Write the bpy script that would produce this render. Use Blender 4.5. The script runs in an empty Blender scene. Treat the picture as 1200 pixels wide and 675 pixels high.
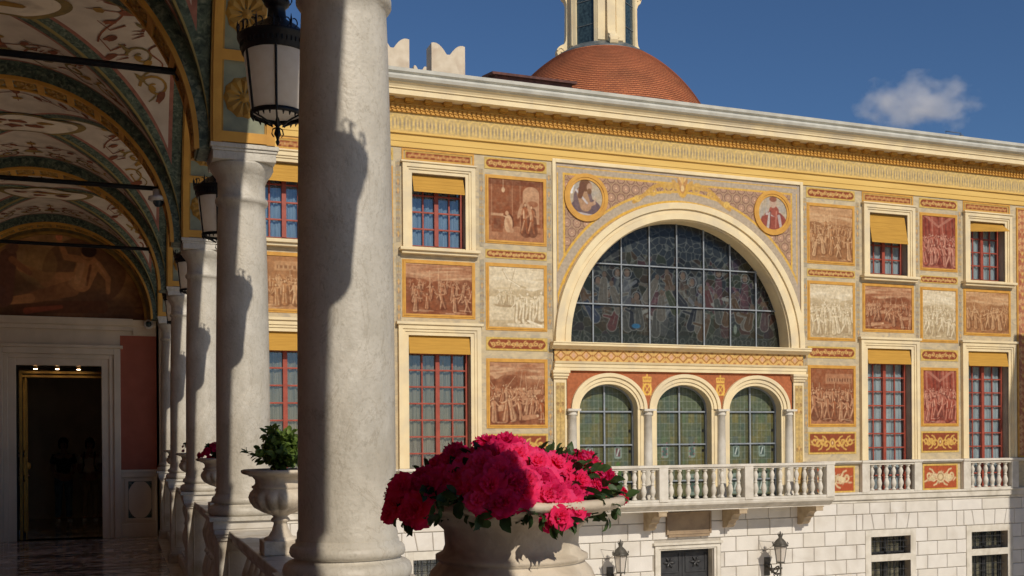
import bpy, math, random
import numpy as np
from mathutils import Vector, Matrix, Euler
R = math.radians
PI = math.pi
scn = bpy.context.scene
COL = scn.collection

# ------------------------------------------------------------------ materials
def newmat(name):
    m = bpy.data.materials.new(name); m.use_nodes = True
    nt = m.node_tree; b = nt.nodes['Principled BSDF']
    return m, nt, b
def N(nt, t, **kw):
    n = nt.nodes.new(t)
    for k, v in kw.items():
        setattr(n, k, v)
    return n
def ramp(nt, stops, src):
    r = N(nt, 'ShaderNodeValToRGB')
    el = r.color_ramp.elements
    while len(el) < len(stops): el.new(.5)
    for e, (p, c) in zip(el, stops):
        e.position = p; e.color = (*c, 1)
    nt.links.new(src, r.inputs[0])
    return r
def pmat(name, c1, c2=None, scale=4., rough=.7, bump=0., bscale=30., detail=5., metal=0., stretch=None, spec=.4, lo=.35, hi=.65, c3=None, s3=1., grime=None):
    m, nt, b = newmat(name)
    b.inputs['Roughness'].default_value = rough
    b.inputs['Metallic'].default_value = metal
    b.inputs['Specular IOR Level'].default_value = spec
    tc = N(nt, 'ShaderNodeTexCoord'); mp = N(nt, 'ShaderNodeMapping')
    nt.links.new(tc.outputs['Object'], mp.inputs[0])
    if stretch: mp.inputs['Scale'].default_value = stretch
    if c2 is None: c2 = tuple(x*.85 for x in c1)
    n = N(nt, 'ShaderNodeTexNoise'); n.inputs['Scale'].default_value = scale; n.inputs['Detail'].default_value = detail
    nt.links.new(mp.outputs[0], n.inputs['Vector'])
    r = ramp(nt, [(lo, c2), (hi, c1)], n.outputs['Fac'])
    out = r.outputs[0]
    if c3:
        n3 = N(nt, 'ShaderNodeTexNoise'); n3.inputs['Scale'].default_value = s3; n3.inputs['Detail'].default_value = 6
        n3.inputs['Distortion'].default_value = .6
        nt.links.new(mp.outputs[0], n3.inputs['Vector'])
        r3 = ramp(nt, [(.5, (0, 0, 0)), (.68, (1, 1, 1))], n3.outputs['Fac'])
        mx = N(nt, 'ShaderNodeMix', data_type='RGBA')
        nt.links.new(r3.outputs[0], mx.inputs[0]); nt.links.new(out, mx.inputs[6]); mx.inputs[7].default_value = (*c3, 1)
        out = mx.outputs[2]
    nt.links.new(out, b.inputs['Base Color'])
    if bump:
        n2 = N(nt, 'ShaderNodeTexNoise'); n2.inputs['Scale'].default_value = bscale; n2.inputs['Detail'].default_value = 6
        nt.links.new(tc.outputs['Object'], n2.inputs['Vector'])
        bp = N(nt, 'ShaderNodeBump'); bp.inputs['Strength'].default_value = bump; bp.inputs['Distance'].default_value = .01
        nt.links.new(n2.outputs['Fac'], bp.inputs['Height']); nt.links.new(bp.outputs[0], b.inputs['Normal'])
    return m

M = {}
M['cream'] = pmat('cream_stucco', (.82, .69, .43), (.75, .61, .37), 3, .75, .15, 40, c3=(.66, .56, .38), s3=1.3)
M['white'] = pmat('white_stone', (.70, .66, .58), (.60, .56, .48), 5, .7, .25, 35, c3=(.52, .48, .40), s3=2.2)
M['gutter'] = pmat('pale_metal', (.60, .59, .52), (.48, .47, .41), 3, .5, .05)
M['block'] = pmat('pale_block', (.72, .69, .635), (.67, .64, .585), 2.2, .8, .3, 25, c3=(.58, .54, .475), s3=.9)
M['block2'] = pmat('block_warm', (.68, .645, .58), (.62, .585, .52), 3, .8, .3, 25)
M['block3'] = pmat('block_pale', (.73, .70, .65), (.67, .64, .59), 3, .8, .3, 25)
M['joint'] = pmat('joint', (.50, .46, .40), (.42, .385, .33), 6, .9)
M['plaster'] = pmat('marbled_plaster', (.60, .49, .30), (.46, .38, .25), 3.5, .8, .1, 30, c3=(.40, .34, .25), s3=5, stretch=(1, 1, 1.8))
M['lilac'] = pmat('lilac_marbling', (.46, .37, .28), (.34, .29, .24), 6, .8, .05)
M['gold'] = pmat('gold_paint', (.64, .34, .06), (.52, .26, .045), 6, .65, .1, 50)
M['ochre'] = pmat('ochre_paint', (.74, .50, .15), (.68, .44, .12), 2.5, .75, .08, 30, stretch=(.3, 1, 3))
M['ochredark'] = pmat('deep_ochre', (.52, .27, .04), (.40, .19, .03), 5, .7)
M['rust'] = pmat('rust_red', (.40, .10, .04), (.30, .075, .03), 5, .75)
M['orange'] = pmat('orange_red', (.50, .17, .07), (.42, .13, .05), 3, .8)
M['redwood'] = pmat('red_painted_wood', (.37, .075, .045), (.28, .055, .033), 8, .45, .05)
M['blind'] = pmat('yellow_blind', (.53, .29, .045), (.45, .24, .035), 2, .8, .1, 60, stretch=(1, 1, 14))
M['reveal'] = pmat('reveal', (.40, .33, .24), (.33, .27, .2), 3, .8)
M['curtain'] = pmat('pale_curtain', (.62, .62, .58), (.42, .43, .42), 3, .8, stretch=(9, 1, .3))
M['curtain2'] = pmat('tan_curtain', (.36, .27, .16), (.20, .15, .09), 3, .8, stretch=(8, 1, .3))
M['panereflect'] = pmat('blue_pane_reflection', (.32, .38, .42), (.20, .25, .29), 3, .8, stretch=(5, 1, .5))  # bluish pane reflection put into the colour of the sheet behind the glass
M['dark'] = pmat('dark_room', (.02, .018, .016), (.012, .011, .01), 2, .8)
M['iron'] = pmat('black_iron', (.022, .024, .027), (.014, .014, .016), 12, .42, .15, 60, metal=.6)
M['greymetal'] = pmat('grey_lead', (.16, .17, .18), (.10, .11, .12), 6, .5, metal=.3)
M['darkdoor'] = pmat('dark_panel_door', (.045, .047, .05), (.03, .03, .033), 5, .45)
M['tablet'] = pmat('stone_tablet', (.34, .25, .16), (.25, .18, .12), 4, .75, .3, 30)
M['bracket'] = pmat('bracket_stone', (.50, .40, .27), (.38, .29, .19), 5, .75, .3, 30)
M['marblecol'] = None
M['marbleped'] = pmat('pedestal_marble', (.62, .58, .51), (.50, .46, .39), 5, .5, .2, 40, c3=(.42, .36, .27), s3=6)
M['urn'] = pmat('urn_stone', (.66, .58, .46), (.54, .46, .35), 8, .6, .3, 60, c3=(.34, .28, .20), s3=9)
M['soil'] = pmat('soil', (.035, .024, .016), (.02, .014, .01), 30, .95, .5)
M['pinkwall'] = pmat('brick_red_plaster', (.38, .105, .06), (.33, .09, .05), 5, .7, .1)
M['ivory'] = pmat('ivory_marble', (.72, .61, .46), (.60, .51, .38), 3, .3, stretch=(1, 1, .6))
M['green'] = pmat('green_marbling', (.10, .145, .105), (.035, .055, .045), 22, .6, 0, c3=(.22, .25, .18), s3=30)
M['pinkline'] = pmat('pink_marbling', (.36, .14, .10), (.24, .09, .07), 14, .7)
M['vaultwhite'] = pmat('vault_plaster', (.80, .70, .56), (.70, .60, .48), 4, .75, .05, c3=(.46, .38, .3), s3=3)
M['vbrown'] = pmat('fresco_brown', (.30, .095, .04), (.16, .055, .03), 9, .8)
M['volive'] = pmat('fresco_olive', (.30, .20, .06), (.16, .12, .05), 9, .8)
M['vgold'] = pmat('fresco_gold', (.42, .24, .045), (.28, .15, .03), 8, .65)
M['vteal'] = pmat('fresco_teal', (.27, .29, .20), (.18, .20, .15), 8, .7)
M['terracotta'] = None
M['roofing'] = pmat('roof_brown', (.15, .06, .045), (.08, .035, .03), 9, .8)
M['merlon'] = pmat('merlon_stucco', (.72, .62, .47), (.62, .52, .38), 4, .8, .2, c3=(.55, .44, .32), s3=2)
M['lead'] = pmat('lead_sheet', (.13, .15, .16), (.07, .085, .09), 7, .45)
M['lglass'] = pmat('lantern_dark_glass', (.05, .085, .10), (.02, .035, .045), 14, .2, .2, 30)
M['skin'] = pmat('skin', (.45, .26, .18), (.38, .2, .14), 5, .6)
M['hair'] = pmat('hair', (.03, .02, .014), (.02, .014, .01), 9, .6)
M['navy'] = pmat('navy_cloth', (.02, .025, .035), (.012, .015, .02), 9, .9)
M['denim'] = pmat('denim', (.16, .28, .38), (.12, .20, .28), 9, .9)
M['tee'] = pmat('pale_cloth', (.85, .78, .66), (.7, .64, .55), 9, .9)
M['khaki'] = pmat('khaki_cloth', (.42, .34, .22), (.34, .28, .18), 9, .9)
M['shoe'] = pmat('white_shoe', (.7, .7, .7), (.6, .6, .6), 9, .6)
M['ground'] = pmat('courtyard_stone', (.70, .62, .50), (.62, .55, .44), 1.2, .8)
M['camwhite'] = pmat('white_plastic', (.6, .58, .55), (.5, .5, .48), 3, .4)
M['monogram'] = pmat('gilt', (.75, .46, .08), (.5, .28, .04), 10, .45, metal=.2)

def marblemat():
    m, nt, b = newmat('column_marble')
    tc = N(nt, 'ShaderNodeTexCoord'); mp = N(nt, 'ShaderNodeMapping'); nt.links.new(tc.outputs['Object'], mp.inputs[0]); mp.inputs['Scale'].default_value = (1, 1, .6)
    def nz(sc, stops, det=8, dist=0):
        n = N(nt, 'ShaderNodeTexNoise'); n.inputs['Scale'].default_value = sc; n.inputs['Detail'].default_value = det; n.inputs['Roughness'].default_value = .65; n.inputs['Distortion'].default_value = dist
        nt.links.new(mp.outputs[0], n.inputs['Vector']); return ramp(nt, stops, n.outputs['Fac']).outputs[0]
    out = nz(9, [(.3, (.53, .50, .43)), (.7, (.66, .63, .56))])
    for src, a in ((nz(3, [(.35, (.82,)*3), (.65, (1.,)*3)], 5, 1.), 1), (nz(75, [(.34, (.62, .60, .55)), (.44, (1., 1., 1.))], 4), .38), (nz(3.2, [(.488, (1.,)*3), (.5, (.55, .50, .42)), (.512, (1.,)*3)], 12, 1.8), .42), (nz(1.6, [(.4, (.86, .83, .78)), (.6, (1.,)*3)], 6, .5), 1)):
        mx = N(nt, 'ShaderNodeMix', data_type='RGBA', blend_type='MULTIPLY'); mx.inputs[0].default_value = a
        nt.links.new(out, mx.inputs[6]); nt.links.new(src, mx.inputs[7]); out = mx.outputs[2]
    nt.links.new(out, b.inputs['Base Color']); b.inputs['Roughness'].default_value = .5
    n2 = N(nt, 'ShaderNodeTexNoise'); n2.inputs['Scale'].default_value = 60; n2.inputs['Detail'].default_value = 6; nt.links.new(tc.outputs['Object'], n2.inputs['Vector'])
    bp = N(nt, 'ShaderNodeBump'); bp.inputs['Strength'].default_value = .35; bp.inputs['Distance'].default_value = .008
    nt.links.new(n2.outputs['Fac'], bp.inputs['Height']); nt.links.new(bp.outputs[0], b.inputs['Normal'])
    return m
M['marblecol'] = marblemat()
M['oldiron'] = pmat('weathered_iron', (.13, .12, .10), (.07, .065, .055), 12, .5, .15, 60, metal=.3)
M['bars'] = pmat('painted_bars', (.30, .33, .36), (.22, .25, .28), 6, .5)
def leafmat(name, c1, c2, trans=.3, rough=.45):
    m, nt, b = newmat(name)
    oi = N(nt, 'ShaderNodeTexNoise'); oi.inputs['Scale'].default_value = 26; oi.inputs['Detail'].default_value = 3
    tc = N(nt, 'ShaderNodeTexCoord'); nt.links.new(tc.outputs['Object'], oi.inputs['Vector'])
    r = ramp(nt, [(.35, c2), (.65, c1)], oi.outputs['Fac'])
    nt.links.new(r.outputs[0], b.inputs['Base Color']); b.inputs['Roughness'].default_value = rough
    b.inputs['Specular IOR Level'].default_value = .25
    tr = N(nt, 'ShaderNodeBsdfTranslucent'); nt.links.new(r.outputs[0], tr.inputs[0])
    mx = N(nt, 'ShaderNodeMixShader'); mx.inputs[0].default_value = trans
    nt.links.new(b.outputs[0], mx.inputs[1]); nt.links.new(tr.outputs[0], mx.inputs[2])
    nt.links.new(mx.outputs[0], nt.nodes['Material Output'].inputs[0])
    return m
M['frost'] = leafmat('frosted_glass', (.92, .87, .80), (.88, .82, .74), .5, .4)
M['leaf'] = leafmat('leaf_green', (.17, .25, .05), (.07, .12, .025))
M['leafdark'] = leafmat('leaf_dark', (.055, .10, .03), (.022, .045, .014), .2)
M['petal'] = leafmat('azalea_petal', (.95, .045, .20), (.90, .022, .15), .5, .75)
M['petal3'] = leafmat('azalea_petal_light', (.97, .085, .28), (.95, .045, .21), .5, .75)
M['petal2'] = leafmat('azalea_petal_deep', (.85, .022, .17), (.70, .012, .12), .5, .65)
M['petalpale'] = leafmat('pale_petal', (.75, .25, .28), (.5, .1, .15), .35, .55)

def glassmat():
    m, nt, b = newmat('window_glass')
    g = N(nt, 'ShaderNodeBsdfGlossy'); g.inputs['Roughness'].default_value = .03; g.inputs['Color'].default_value = (.9, .95, 1, 1)
    t = N(nt, 'ShaderNodeBsdfTransparent'); t.inputs[0].default_value = (.88, .93, .96, 1)
    mx = N(nt, 'ShaderNodeMixShader'); mx.inputs[0].default_value = .09
    nt.links.new(t.outputs[0], mx.inputs[1]); nt.links.new(g.outputs[0], mx.inputs[2])
    nt.links.new(mx.outputs[0], nt.nodes['Material Output'].inputs[0])
    return m
M['glass'] = glassmat()
def paintmat(name, rough=.8, spec=.3, wear=.25):
    m, nt, b = newmat(name)
    a = N(nt, 'ShaderNodeVertexColor'); a.layer_name = 'Col'
    tc = N(nt, 'ShaderNodeTexCoord'); n = N(nt, 'ShaderNodeTexNoise'); n.inputs['Scale'].default_value = 14; n.inputs['Detail'].default_value = 8
    nt.links.new(tc.outputs['Object'], n.inputs['Vector'])
    r = ramp(nt, [(.3, (1-wear,)*3), (.7, (1+wear*.3,)*3)], n.outputs['Fac'])
    mx = N(nt, 'ShaderNodeMix', data_type='RGBA', blend_type='MULTIPLY'); mx.inputs[0].default_value = 1
    nt.links.new(a.outputs[0], mx.inputs[6]); nt.links.new(r.outputs[0], mx.inputs[7])
    nt.links.new(mx.outputs[2], b.inputs['Base Color'])
    b.inputs['Roughness'].default_value = rough; b.inputs['Specular IOR Level'].default_value = spec
    return m
M['paint'] = paintmat('fresco_paint')
M['stained'] = paintmat('stained_glass', .25, .35, .3)
def tilemat():
    m, nt, b = newmat('terracotta_scale_tiles')
    a = N(nt, 'ShaderNodeUVMap'); bt = N(nt, 'ShaderNodeTexBrick')
    nt.links.new(a.outputs[0], bt.inputs['Vector'])
    bt.inputs['Scale'].default_value = 1; bt.inputs['Brick Width'].default_value = .12; bt.inputs['Row Height'].default_value = .085
    bt.inputs['Mortar Size'].default_value = .012; bt.inputs['Mortar Smooth'].default_value = .6; bt.inputs['Bias'].default_value = -.1
    bt.inputs['Color1'].default_value = (.66, .24, .09, 1); bt.inputs['Color2'].default_value = (.50, .16, .06, 1); bt.inputs['Mortar'].default_value = (.28, .085, .035, 1)
    n = N(nt, 'ShaderNodeTexNoise'); n.inputs['Scale'].default_value = 1.4; n.inputs['Detail'].default_value = 6
    tc = N(nt, 'ShaderNodeTexCoord'); nt.links.new(tc.outputs['Object'], n.inputs['Vector'])
    r = ramp(nt, [(.3, (.75, .75, .75)), (.7, (1.15, 1.1, 1.1))], n.outputs['Fac'])
    mx = N(nt, 'ShaderNodeMix', data_type='RGBA', blend_type='MULTIPLY'); mx.inputs[0].default_value = 1
    nt.links.new(bt.outputs[0], mx.inputs[6]); nt.links.new(r.outputs[0], mx.inputs[7])
    nt.links.new(mx.outputs[2], b.inputs['Base Color']); b.inputs['Roughness'].default_value = .8
    return m
M['terracotta'] = tilemat()
def floormat():
    m, nt, b = newmat('polished_marble_floor')
    tc = N(nt, 'ShaderNodeTexCoord'); sp = N(nt, 'ShaderNodeSeparateXYZ'); nt.links.new(tc.outputs['Object'], sp.inputs[0])
    n = N(nt, 'ShaderNodeTexNoise'); n.inputs['Scale'].default_value = 2.2; n.inputs['Detail'].default_value = 8; n.inputs['Distortion'].default_value = 2.5
    nt.links.new(tc.outputs['Object'], n.inputs['Vector'])
    r = ramp(nt, [(.36, (.20, .13, .10)), (.5, (.48, .38, .30)), (.64, (.70, .62, .52))], n.outputs['Fac'])
    # dark inlaid bands across the gallery, two to each bay
    md = N(nt, 'ShaderNodeMath', operation='PINGPONG'); nt.links.new(sp.outputs[1], md.inputs[0]); md.inputs[1].default_value = 1.725
    out = r.outputs[0]
    for c, w in ((.12, .05), (.62, .035), (1.62, .06)):
        s = N(nt, 'ShaderNodeMath', operation='SUBTRACT'); nt.links.new(md.outputs[0], s.inputs[0]); s.inputs[1].default_value = c
        a = N(nt, 'ShaderNodeMath', operation='ABSOLUTE'); nt.links.new(s.outputs[0], a.inputs[0])
        l = N(nt, 'ShaderNodeMath', operation='LESS_THAN'); nt.links.new(a.outputs[0], l.inputs[0]); l.inputs[1].default_value = w
        mx = N(nt, 'ShaderNodeMix', data_type='RGBA'); nt.links.new(l.outputs[0], mx.inputs[0]); nt.links.new(out, mx.inputs[6]); mx.inputs[7].default_value = (.03, .025, .022, 1)
        out = mx.outputs[2]
    nt.links.new(out, b.inputs['Base Color']); b.inputs['Roughness'].default_value = .12; b.inputs['Specular IOR Level'].default_value = .55
    return m
M['floor'] = floormat()

# ------------------------------------------------------------------ mesh helpers
def wloc(o):
    v = Vector((0, 0, 0))
    while o:
        v += o.location; o = o.parent
    return v
class MB:
    def __init__(s): s.v = []; s.f = []; s.m = []; s.sm = []
    def add(s, vs, fs, m=0, sm=False):
        o = len(s.v); s.v += [tuple(p) for p in vs]
        for f in fs:
            s.f.append([i+o for i in f]); s.m.append(m); s.sm.append(sm)
    def box(s, x0, x1, y0, y1, z0, z1, m=0):
        if x1 < x0: x0, x1 = x1, x0
        if y1 < y0: y0, y1 = y1, y0
        if z1 < z0: z0, z1 = z1, z0
        s.add([(x0,y0,z0),(x1,y0,z0),(x1,y1,z0),(x0,y1,z0),(x0,y0,z1),(x1,y0,z1),(x1,y1,z1),(x0,y1,z1)],
              [(0,3,2,1),(4,5,6,7),(0,1,5,4),(1,2,6,5),(2,3,7,6),(3,0,4,7)], m)
    def cblock(s, x0, x1, z0, z1, yb, yf, c, m=0, sl0=0, sl1=0):
        # block with chamfered front face; yb wall side, yf front (smaller y); sl = top shift for slanted joints
        s.add([(x0,yb,z0),(x1,yb,z0),(x1+sl1,yb,z1),(x0+sl0,yb,z1),(x0,yf+c,z0),(x1,yf+c,z0),(x1+sl1,yf+c,z1),(x0+sl0,yf+c,z1),
               (x0+c,yf,z0+c),(x1-c,yf,z0+c),(x1-c+sl1,yf,z1-c),(x0+c+sl0,yf,z1-c)],
              [(0,1,5,4),(1,2,6,5),(2,3,7,6),(3,0,4,7),(4,5,9,8),(5,6,10,9),(6,7,11,10),(7,4,8,11),(8,9,10,11)], m)
    def extr(s, poly, a0, a1, axis, m=0, sm=False):
        # poly: 2D points; axis y: (x,z); axis x: (y,z); axis z: (x,y)
        n = len(poly)
        f = {'y': lambda p, a: (p[0], a, p[1]), 'x': lambda p, a: (a, p[0], p[1]), 'z': lambda p, a: (p[0], p[1], a)}[axis]
        vs = [f(p, a0) for p in poly] + [f(p, a1) for p in poly]
        s.add(vs, [(i, (i+1) % n, n+(i+1) % n, n+i) for i in range(n)], m, sm)
        s.add(vs, [tuple(range(n))[::-1], tuple(range(n, 2*n))], m)
    def lathe(s, prof, cx=0, cy=0, cz=0, seg=32, m=0, sm=True, lobe=None, a0=0, a1=2*PI):
        full = abs(a1-a0-2*PI) < 1e-6
        k = seg if full else seg+1; vs = []
        for (r, z) in prof:
            for i in range(k):
                a = a0+(a1-a0)*i/seg
                rr = r*(1+(lobe(a, z) if lobe else 0))
                vs.append((cx+rr*math.cos(a), cy+rr*math.sin(a), cz+z))
        fs = []
        for j in range(len(prof)-1):
            for i in range(seg):
                i2 = (i+1) % k if full else i+1
                fs.append((j*k+i, j*k+i2, (j+1)*k+i2, (j+1)*k+i))
        s.add(vs, fs, m, sm)
    def tube(s, pts, r, seg=8, m=0, sm=True):
        pts = [Vector(p) for p in pts]; n = len(pts)
        rs = r if isinstance(r, (list, tuple)) else [r]*n
        vs = []; up = Vector((0, 0, 1))
        for i, p in enumerate(pts):
            d = (pts[min(i+1, n-1)]-pts[max(i-1, 0)]).normalized()
            u = up if abs(d.z) < .95 else Vector((1, 0, 0))
            a = d.cross(u).normalized(); b = d.cross(a)
            for k in range(seg):
                t = 2*PI*k/seg
                vs.append(p+(a*math.cos(t)+b*math.sin(t))*rs[i])
        fs = [(j*seg+i, j*seg+(i+1) % seg, (j+1)*seg+(i+1) % seg, (j+1)*seg+i) for j in range(n-1) for i in range(seg)]
        s.add(vs, fs, m, sm)
        s.add(vs[:seg], [tuple(range(seg))], m); s.add(vs[-seg:], [tuple(range(seg))[::-1]], m)
    def archband(s, cx, zs, ai, bi, ao, bo, y0, y1, seg=32, m=0, t0=0, t1=PI, stilt=0):
        P = []
        for i in range(seg+1):
            t = t0+(t1-t0)*i/seg; P.append((math.cos(t), math.sin(t)))
        vs = []
        for c, sn in P:
            vs += [(cx+ai*c, y0, zs+bi*sn), (cx+ao*c, y0, zs+bo*sn), (cx+ao*c, y1, zs+bo*sn), (cx+ai*c, y1, zs+bi*sn)]
        fs = []
        for i in range(seg):
            for k in range(4):
                fs.append((i*4+k, i*4+(k+1) % 4, (i+1)*4+(k+1) % 4, (i+1)*4+k))
        fs += [(0, 1, 2, 3), (seg*4+3, seg*4+2, seg*4+1, seg*4)]
        s.add(vs, fs, m)
    def archfill(s, x0, x1, z1, cx, zs, a, b, y, seg=32, m=0, z0=None):
        vs = []; fs = []
        for i in range(seg+1):
            t = PI-PI*i/seg; vs += [(cx+a*math.cos(t), y, zs+b*math.sin(t)), (cx+a*math.cos(t), y, z1)]
        fs = [(2*i, 2*i+2, 2*i+3, 2*i+1) for i in range(seg)]
        s.add(vs, fs, m)
        zb = zs if z0 is None else z0
        if cx-a > x0: s.add([(x0,y,zb),(cx-a,y,zb),(cx-a,y,z1),(x0,y,z1)], [(0,1,2,3)], m)
        if cx+a < x1: s.add([(cx+a,y,zb),(x1,y,zb),(x1,y,z1),(cx+a,y,z1)], [(0,1,2,3)], m)
    def wallgrid(s, x0, x1, z0, z1, y, holes, m=0):
        xs = sorted(set([x0, x1]+[h[0] for h in holes]+[h[1] for h in holes])); zs = sorted(set([z0, z1]+[h[2] for h in holes]+[h[3] for h in holes]))
        xs = [x for x in xs if x0 <= x <= x1]; zs = [z for z in zs if z0 <= z <= z1]
        for i in range(len(xs)-1):
            for j in range(len(zs)-1):
                mx = (xs[i]+xs[i+1])/2; mz = (zs[j]+zs[j+1])/2
                if any(h[0] < mx < h[1] and h[2] < mz < h[3] for h in holes): continue
                s.add([(xs[i],y,zs[j]),(xs[i+1],y,zs[j]),(xs[i+1],y,zs[j+1]),(xs[i],y,zs[j+1])], [(0,1,2,3)], m)
    def frame(s, x0, x1, z0, z1, w, y0, y1, m=0, bottom=True):
        s.box(x0, x0+w, y0, y1, z0, z1, m); s.box(x1-w, x1, y0, y1, z0, z1, m)
        s.box(x0+w, x1-w, y0, y1, z1-w, z1, m)
        if bottom: s.box(x0+w, x1-w, y0, y1, z0, z0+w, m)
    def reveal(s, x0, x1, z0, z1, y0, y1, m=0):
        s.add([(x0,y0,z0),(x1,y0,z0),(x1,y0,z1),(x0,y0,z1),(x0,y1,z0),(x1,y1,z0),(x1,y1,z1),(x0,y1,z1)],
              [(0,4,5,1),(1,5,6,2),(2,6,7,3),(3,7,4,0)], m)
    def build(s, name, mats, parent=None, bevel=0, world=True, uv=None):
        me = bpy.data.meshes.new(name)
        off = wloc(parent) if (world and parent) else Vector((0, 0, 0))
        me.from_pydata([(p[0]-off.x, p[1]-off.y, p[2]-off.z) for p in s.v], [], s.f)
        if not isinstance(mats, (list, tuple)): mats = [mats]
        for mm in mats: me.materials.append(mm)
        me.polygons.foreach_set('material_index', s.m)
        me.polygons.foreach_set('use_smooth', s.sm)
        me.validate(); me.update()
        o = bpy.data.objects.new(name, me); COL.objects.link(o)
        if parent: o.parent = parent
        if bevel:
            bv = o.modifiers.new('bevel', 'BEVEL'); bv.width = bevel; bv.segments = 2; bv.limit_method = 'ANGLE'; bv.angle_limit = R(40)
        return o
def thing(name, label, cat, loc=(0, 0, 0), group=None):
    o = bpy.data.objects.new(name, None); COL.objects.link(o); o.location = loc
    o.empty_display_size = .3
    o['label'] = label; o['category'] = cat
    if group: o['group'] = group
    return o
def tagm(o, label, cat, group=None):
    o['label'] = label; o['category'] = cat
    if group: o['group'] = group
    return o
def struct(o): o['kind'] = 'structure'; return o
def sub(name, parent, label=None):
    o = bpy.data.objects.new(name, None); COL.objects.link(o); o.parent = parent
    if label: o['label'] = label
    return o
def copy_tree(o, parent=None):
    c = o.copy(); COL.objects.link(c)
    if parent: c.parent = parent
    for ch in list(o.children): copy_tree(ch, c)
    return c

# ------------------------------------------------------------------ painter: colours laid on fine grids
rs = np.random.RandomState(5)
def fnoise(h, w, cells, seed, octv=3):
    r = np.random.RandomState(seed); out = np.zeros((h, w)); amp = 1; tot = 0
    for o in range(octv):
        n = cells*2**o+2; g = r.rand(n, n)
        yy = np.linspace(0, n-1.001, h); xx = np.linspace(0, n-1.001, w)
        yi = yy.astype(int); xi = xx.astype(int); fy = (yy-yi)[:, None]; fx = (xx-xi)[None, :]
        fy = fy*fy*(3-2*fy); fx = fx*fx*(3-2*fx)
        a = g[yi][:, xi]; b = g[yi][:, xi+1]; c = g[yi+1][:, xi]; d = g[yi+1][:, xi+1]
        out += amp*((a*(1-fx)+b*fx)*(1-fy)+(c*(1-fx)+d*fx)*fy); tot += amp; amp *= .5
    return out/tot
class Canvas:
    def __init__(s, w, h, n, base):
        # w,h metres; n cells across the longer side
        st = max(w, h)/n; s.nx = max(4, int(round(w/st)))+1; s.ny = max(4, int(round(h/st)))+1
        s.w = w; s.h = h; s.X, s.Y = np.meshgrid(np.linspace(0, w, s.nx), np.linspace(0, h, s.ny))
        s.px = w/(s.nx-1); s.C = np.ones((s.ny, s.nx, 3))*np.array(base)
    def mixm(s, mask, col, a=1.):
        k = np.clip(mask, 0, 1)[..., None]*a
        s.C = s.C*(1-k)+np.array(col)*k
    def sd(s, d, col, a=1., soft=.7): s.mixm(.5-d/(s.px*soft*2), col, a)
    def ell(s, x, y, rx, ry, col, a=1., rot=0):
        X = s.X-x; Y = s.Y-y
        if rot: X, Y = X*math.cos(rot)+Y*math.sin(rot), -X*math.sin(rot)+Y*math.cos(rot)
        k = np.sqrt((X/rx)**2+(Y/ry)**2); s.sd((k-1)*min(rx, ry), col, a)
    def ring(s, x, y, r, t, col, a=1.):
        d = np.abs(np.hypot(s.X-x, s.Y-y)-r)-t; s.sd(d, col, a)
    def cap(s, x0, y0, x1, y1, r0, r1, col, a=1.):
        dx = x1-x0; dy = y1-y0; L = dx*dx+dy*dy+1e-12
        t = np.clip(((s.X-x0)*dx+(s.Y-y0)*dy)/L, 0, 1)
        d = np.hypot(s.X-x0-t*dx, s.Y-y0-t*dy)-(r0+(r1-r0)*t); s.sd(d, col, a)
    def rect(s, x0, x1, y0, y1, col, a=1., rad=0.):
        cx = (x0+x1)/2; cy = (y0+y1)/2
        qx = np.abs(s.X-cx)-(x1-x0)/2+rad; qy = np.abs(s.Y-cy)-(y1-y0)/2+rad
        d = np.hypot(np.maximum(qx, 0), np.maximum(qy, 0))+np.minimum(np.maximum(qx, qy), 0)-rad
        s.sd(d, col, a)
    def curve(s, pts, r, col, a=1.):
        for p, q in zip(pts[:-1], pts[1:]): s.cap(p[0], p[1], q[0], q[1], r, r, col, a)
    def tint(s, col, amt, cells=4, seed=0):
        s.mixm(np.clip((fnoise(s.ny, s.nx, cells, seed)-.35)*2.2, 0, 1), col, amt)
    def build(s, name, parent, x0, z0, y, mat=None, mask=None, back=False):
        vs = np.stack([s.X+x0, np.full_like(s.X, y), s.Y+z0], -1).reshape(-1, 3)
        off = wloc(parent) if parent else Vector((0, 0, 0))
        vs -= np.array(off)
        idx = np.arange(s.nx*s.ny).reshape(s.ny, s.nx)
        q = np.stack([idx[:-1, :-1], idx[:-1, 1:], idx[1:, 1:], idx[1:, :-1]], -1)
        if mask is not None:
            mk = mask(s.X+x0, s.Y+z0); mc = mk[:-1, :-1] & mk[1:, 1:] & mk[1:, :-1] & mk[:-1, 1:]
            q = q[mc]
        q = q.reshape(-1, 4)
        me = bpy.data.meshes.new(name); me.from_pydata(vs.tolist(), [], q.tolist())
        ca = me.color_attributes.new('Col', 'FLOAT_COLOR', 'POINT')
        c = np.ones((s.nx*s.ny, 4)); c[:, :3] = np.clip(s.C.reshape(-1, 3), .002, .95)
        ca.data.foreach_set('color', c.reshape(-1))
        me.materials.append(mat or M['paint'])
        o = bpy.data.objects.new(name, me); COL.objects.link(o)
        if parent: o.parent = parent
        return o
def mixc(a, b, t): return tuple(a[i]*(1-t)+b[i]*t for i in range(3))
PAL = {'red': ((.13, .035, .014), (.34, .11, .042), (.70, .46, .27)), 'grey': ((.36, .26, .14), (.60, .48, .29), (.86, .77, .58)),
       'tan': ((.20, .08, .03), (.44, .21, .085), (.74, .50, .28)), 'crim': ((.14, .022, .014), (.34, .065, .035), (.72, .42, .30))}
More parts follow.
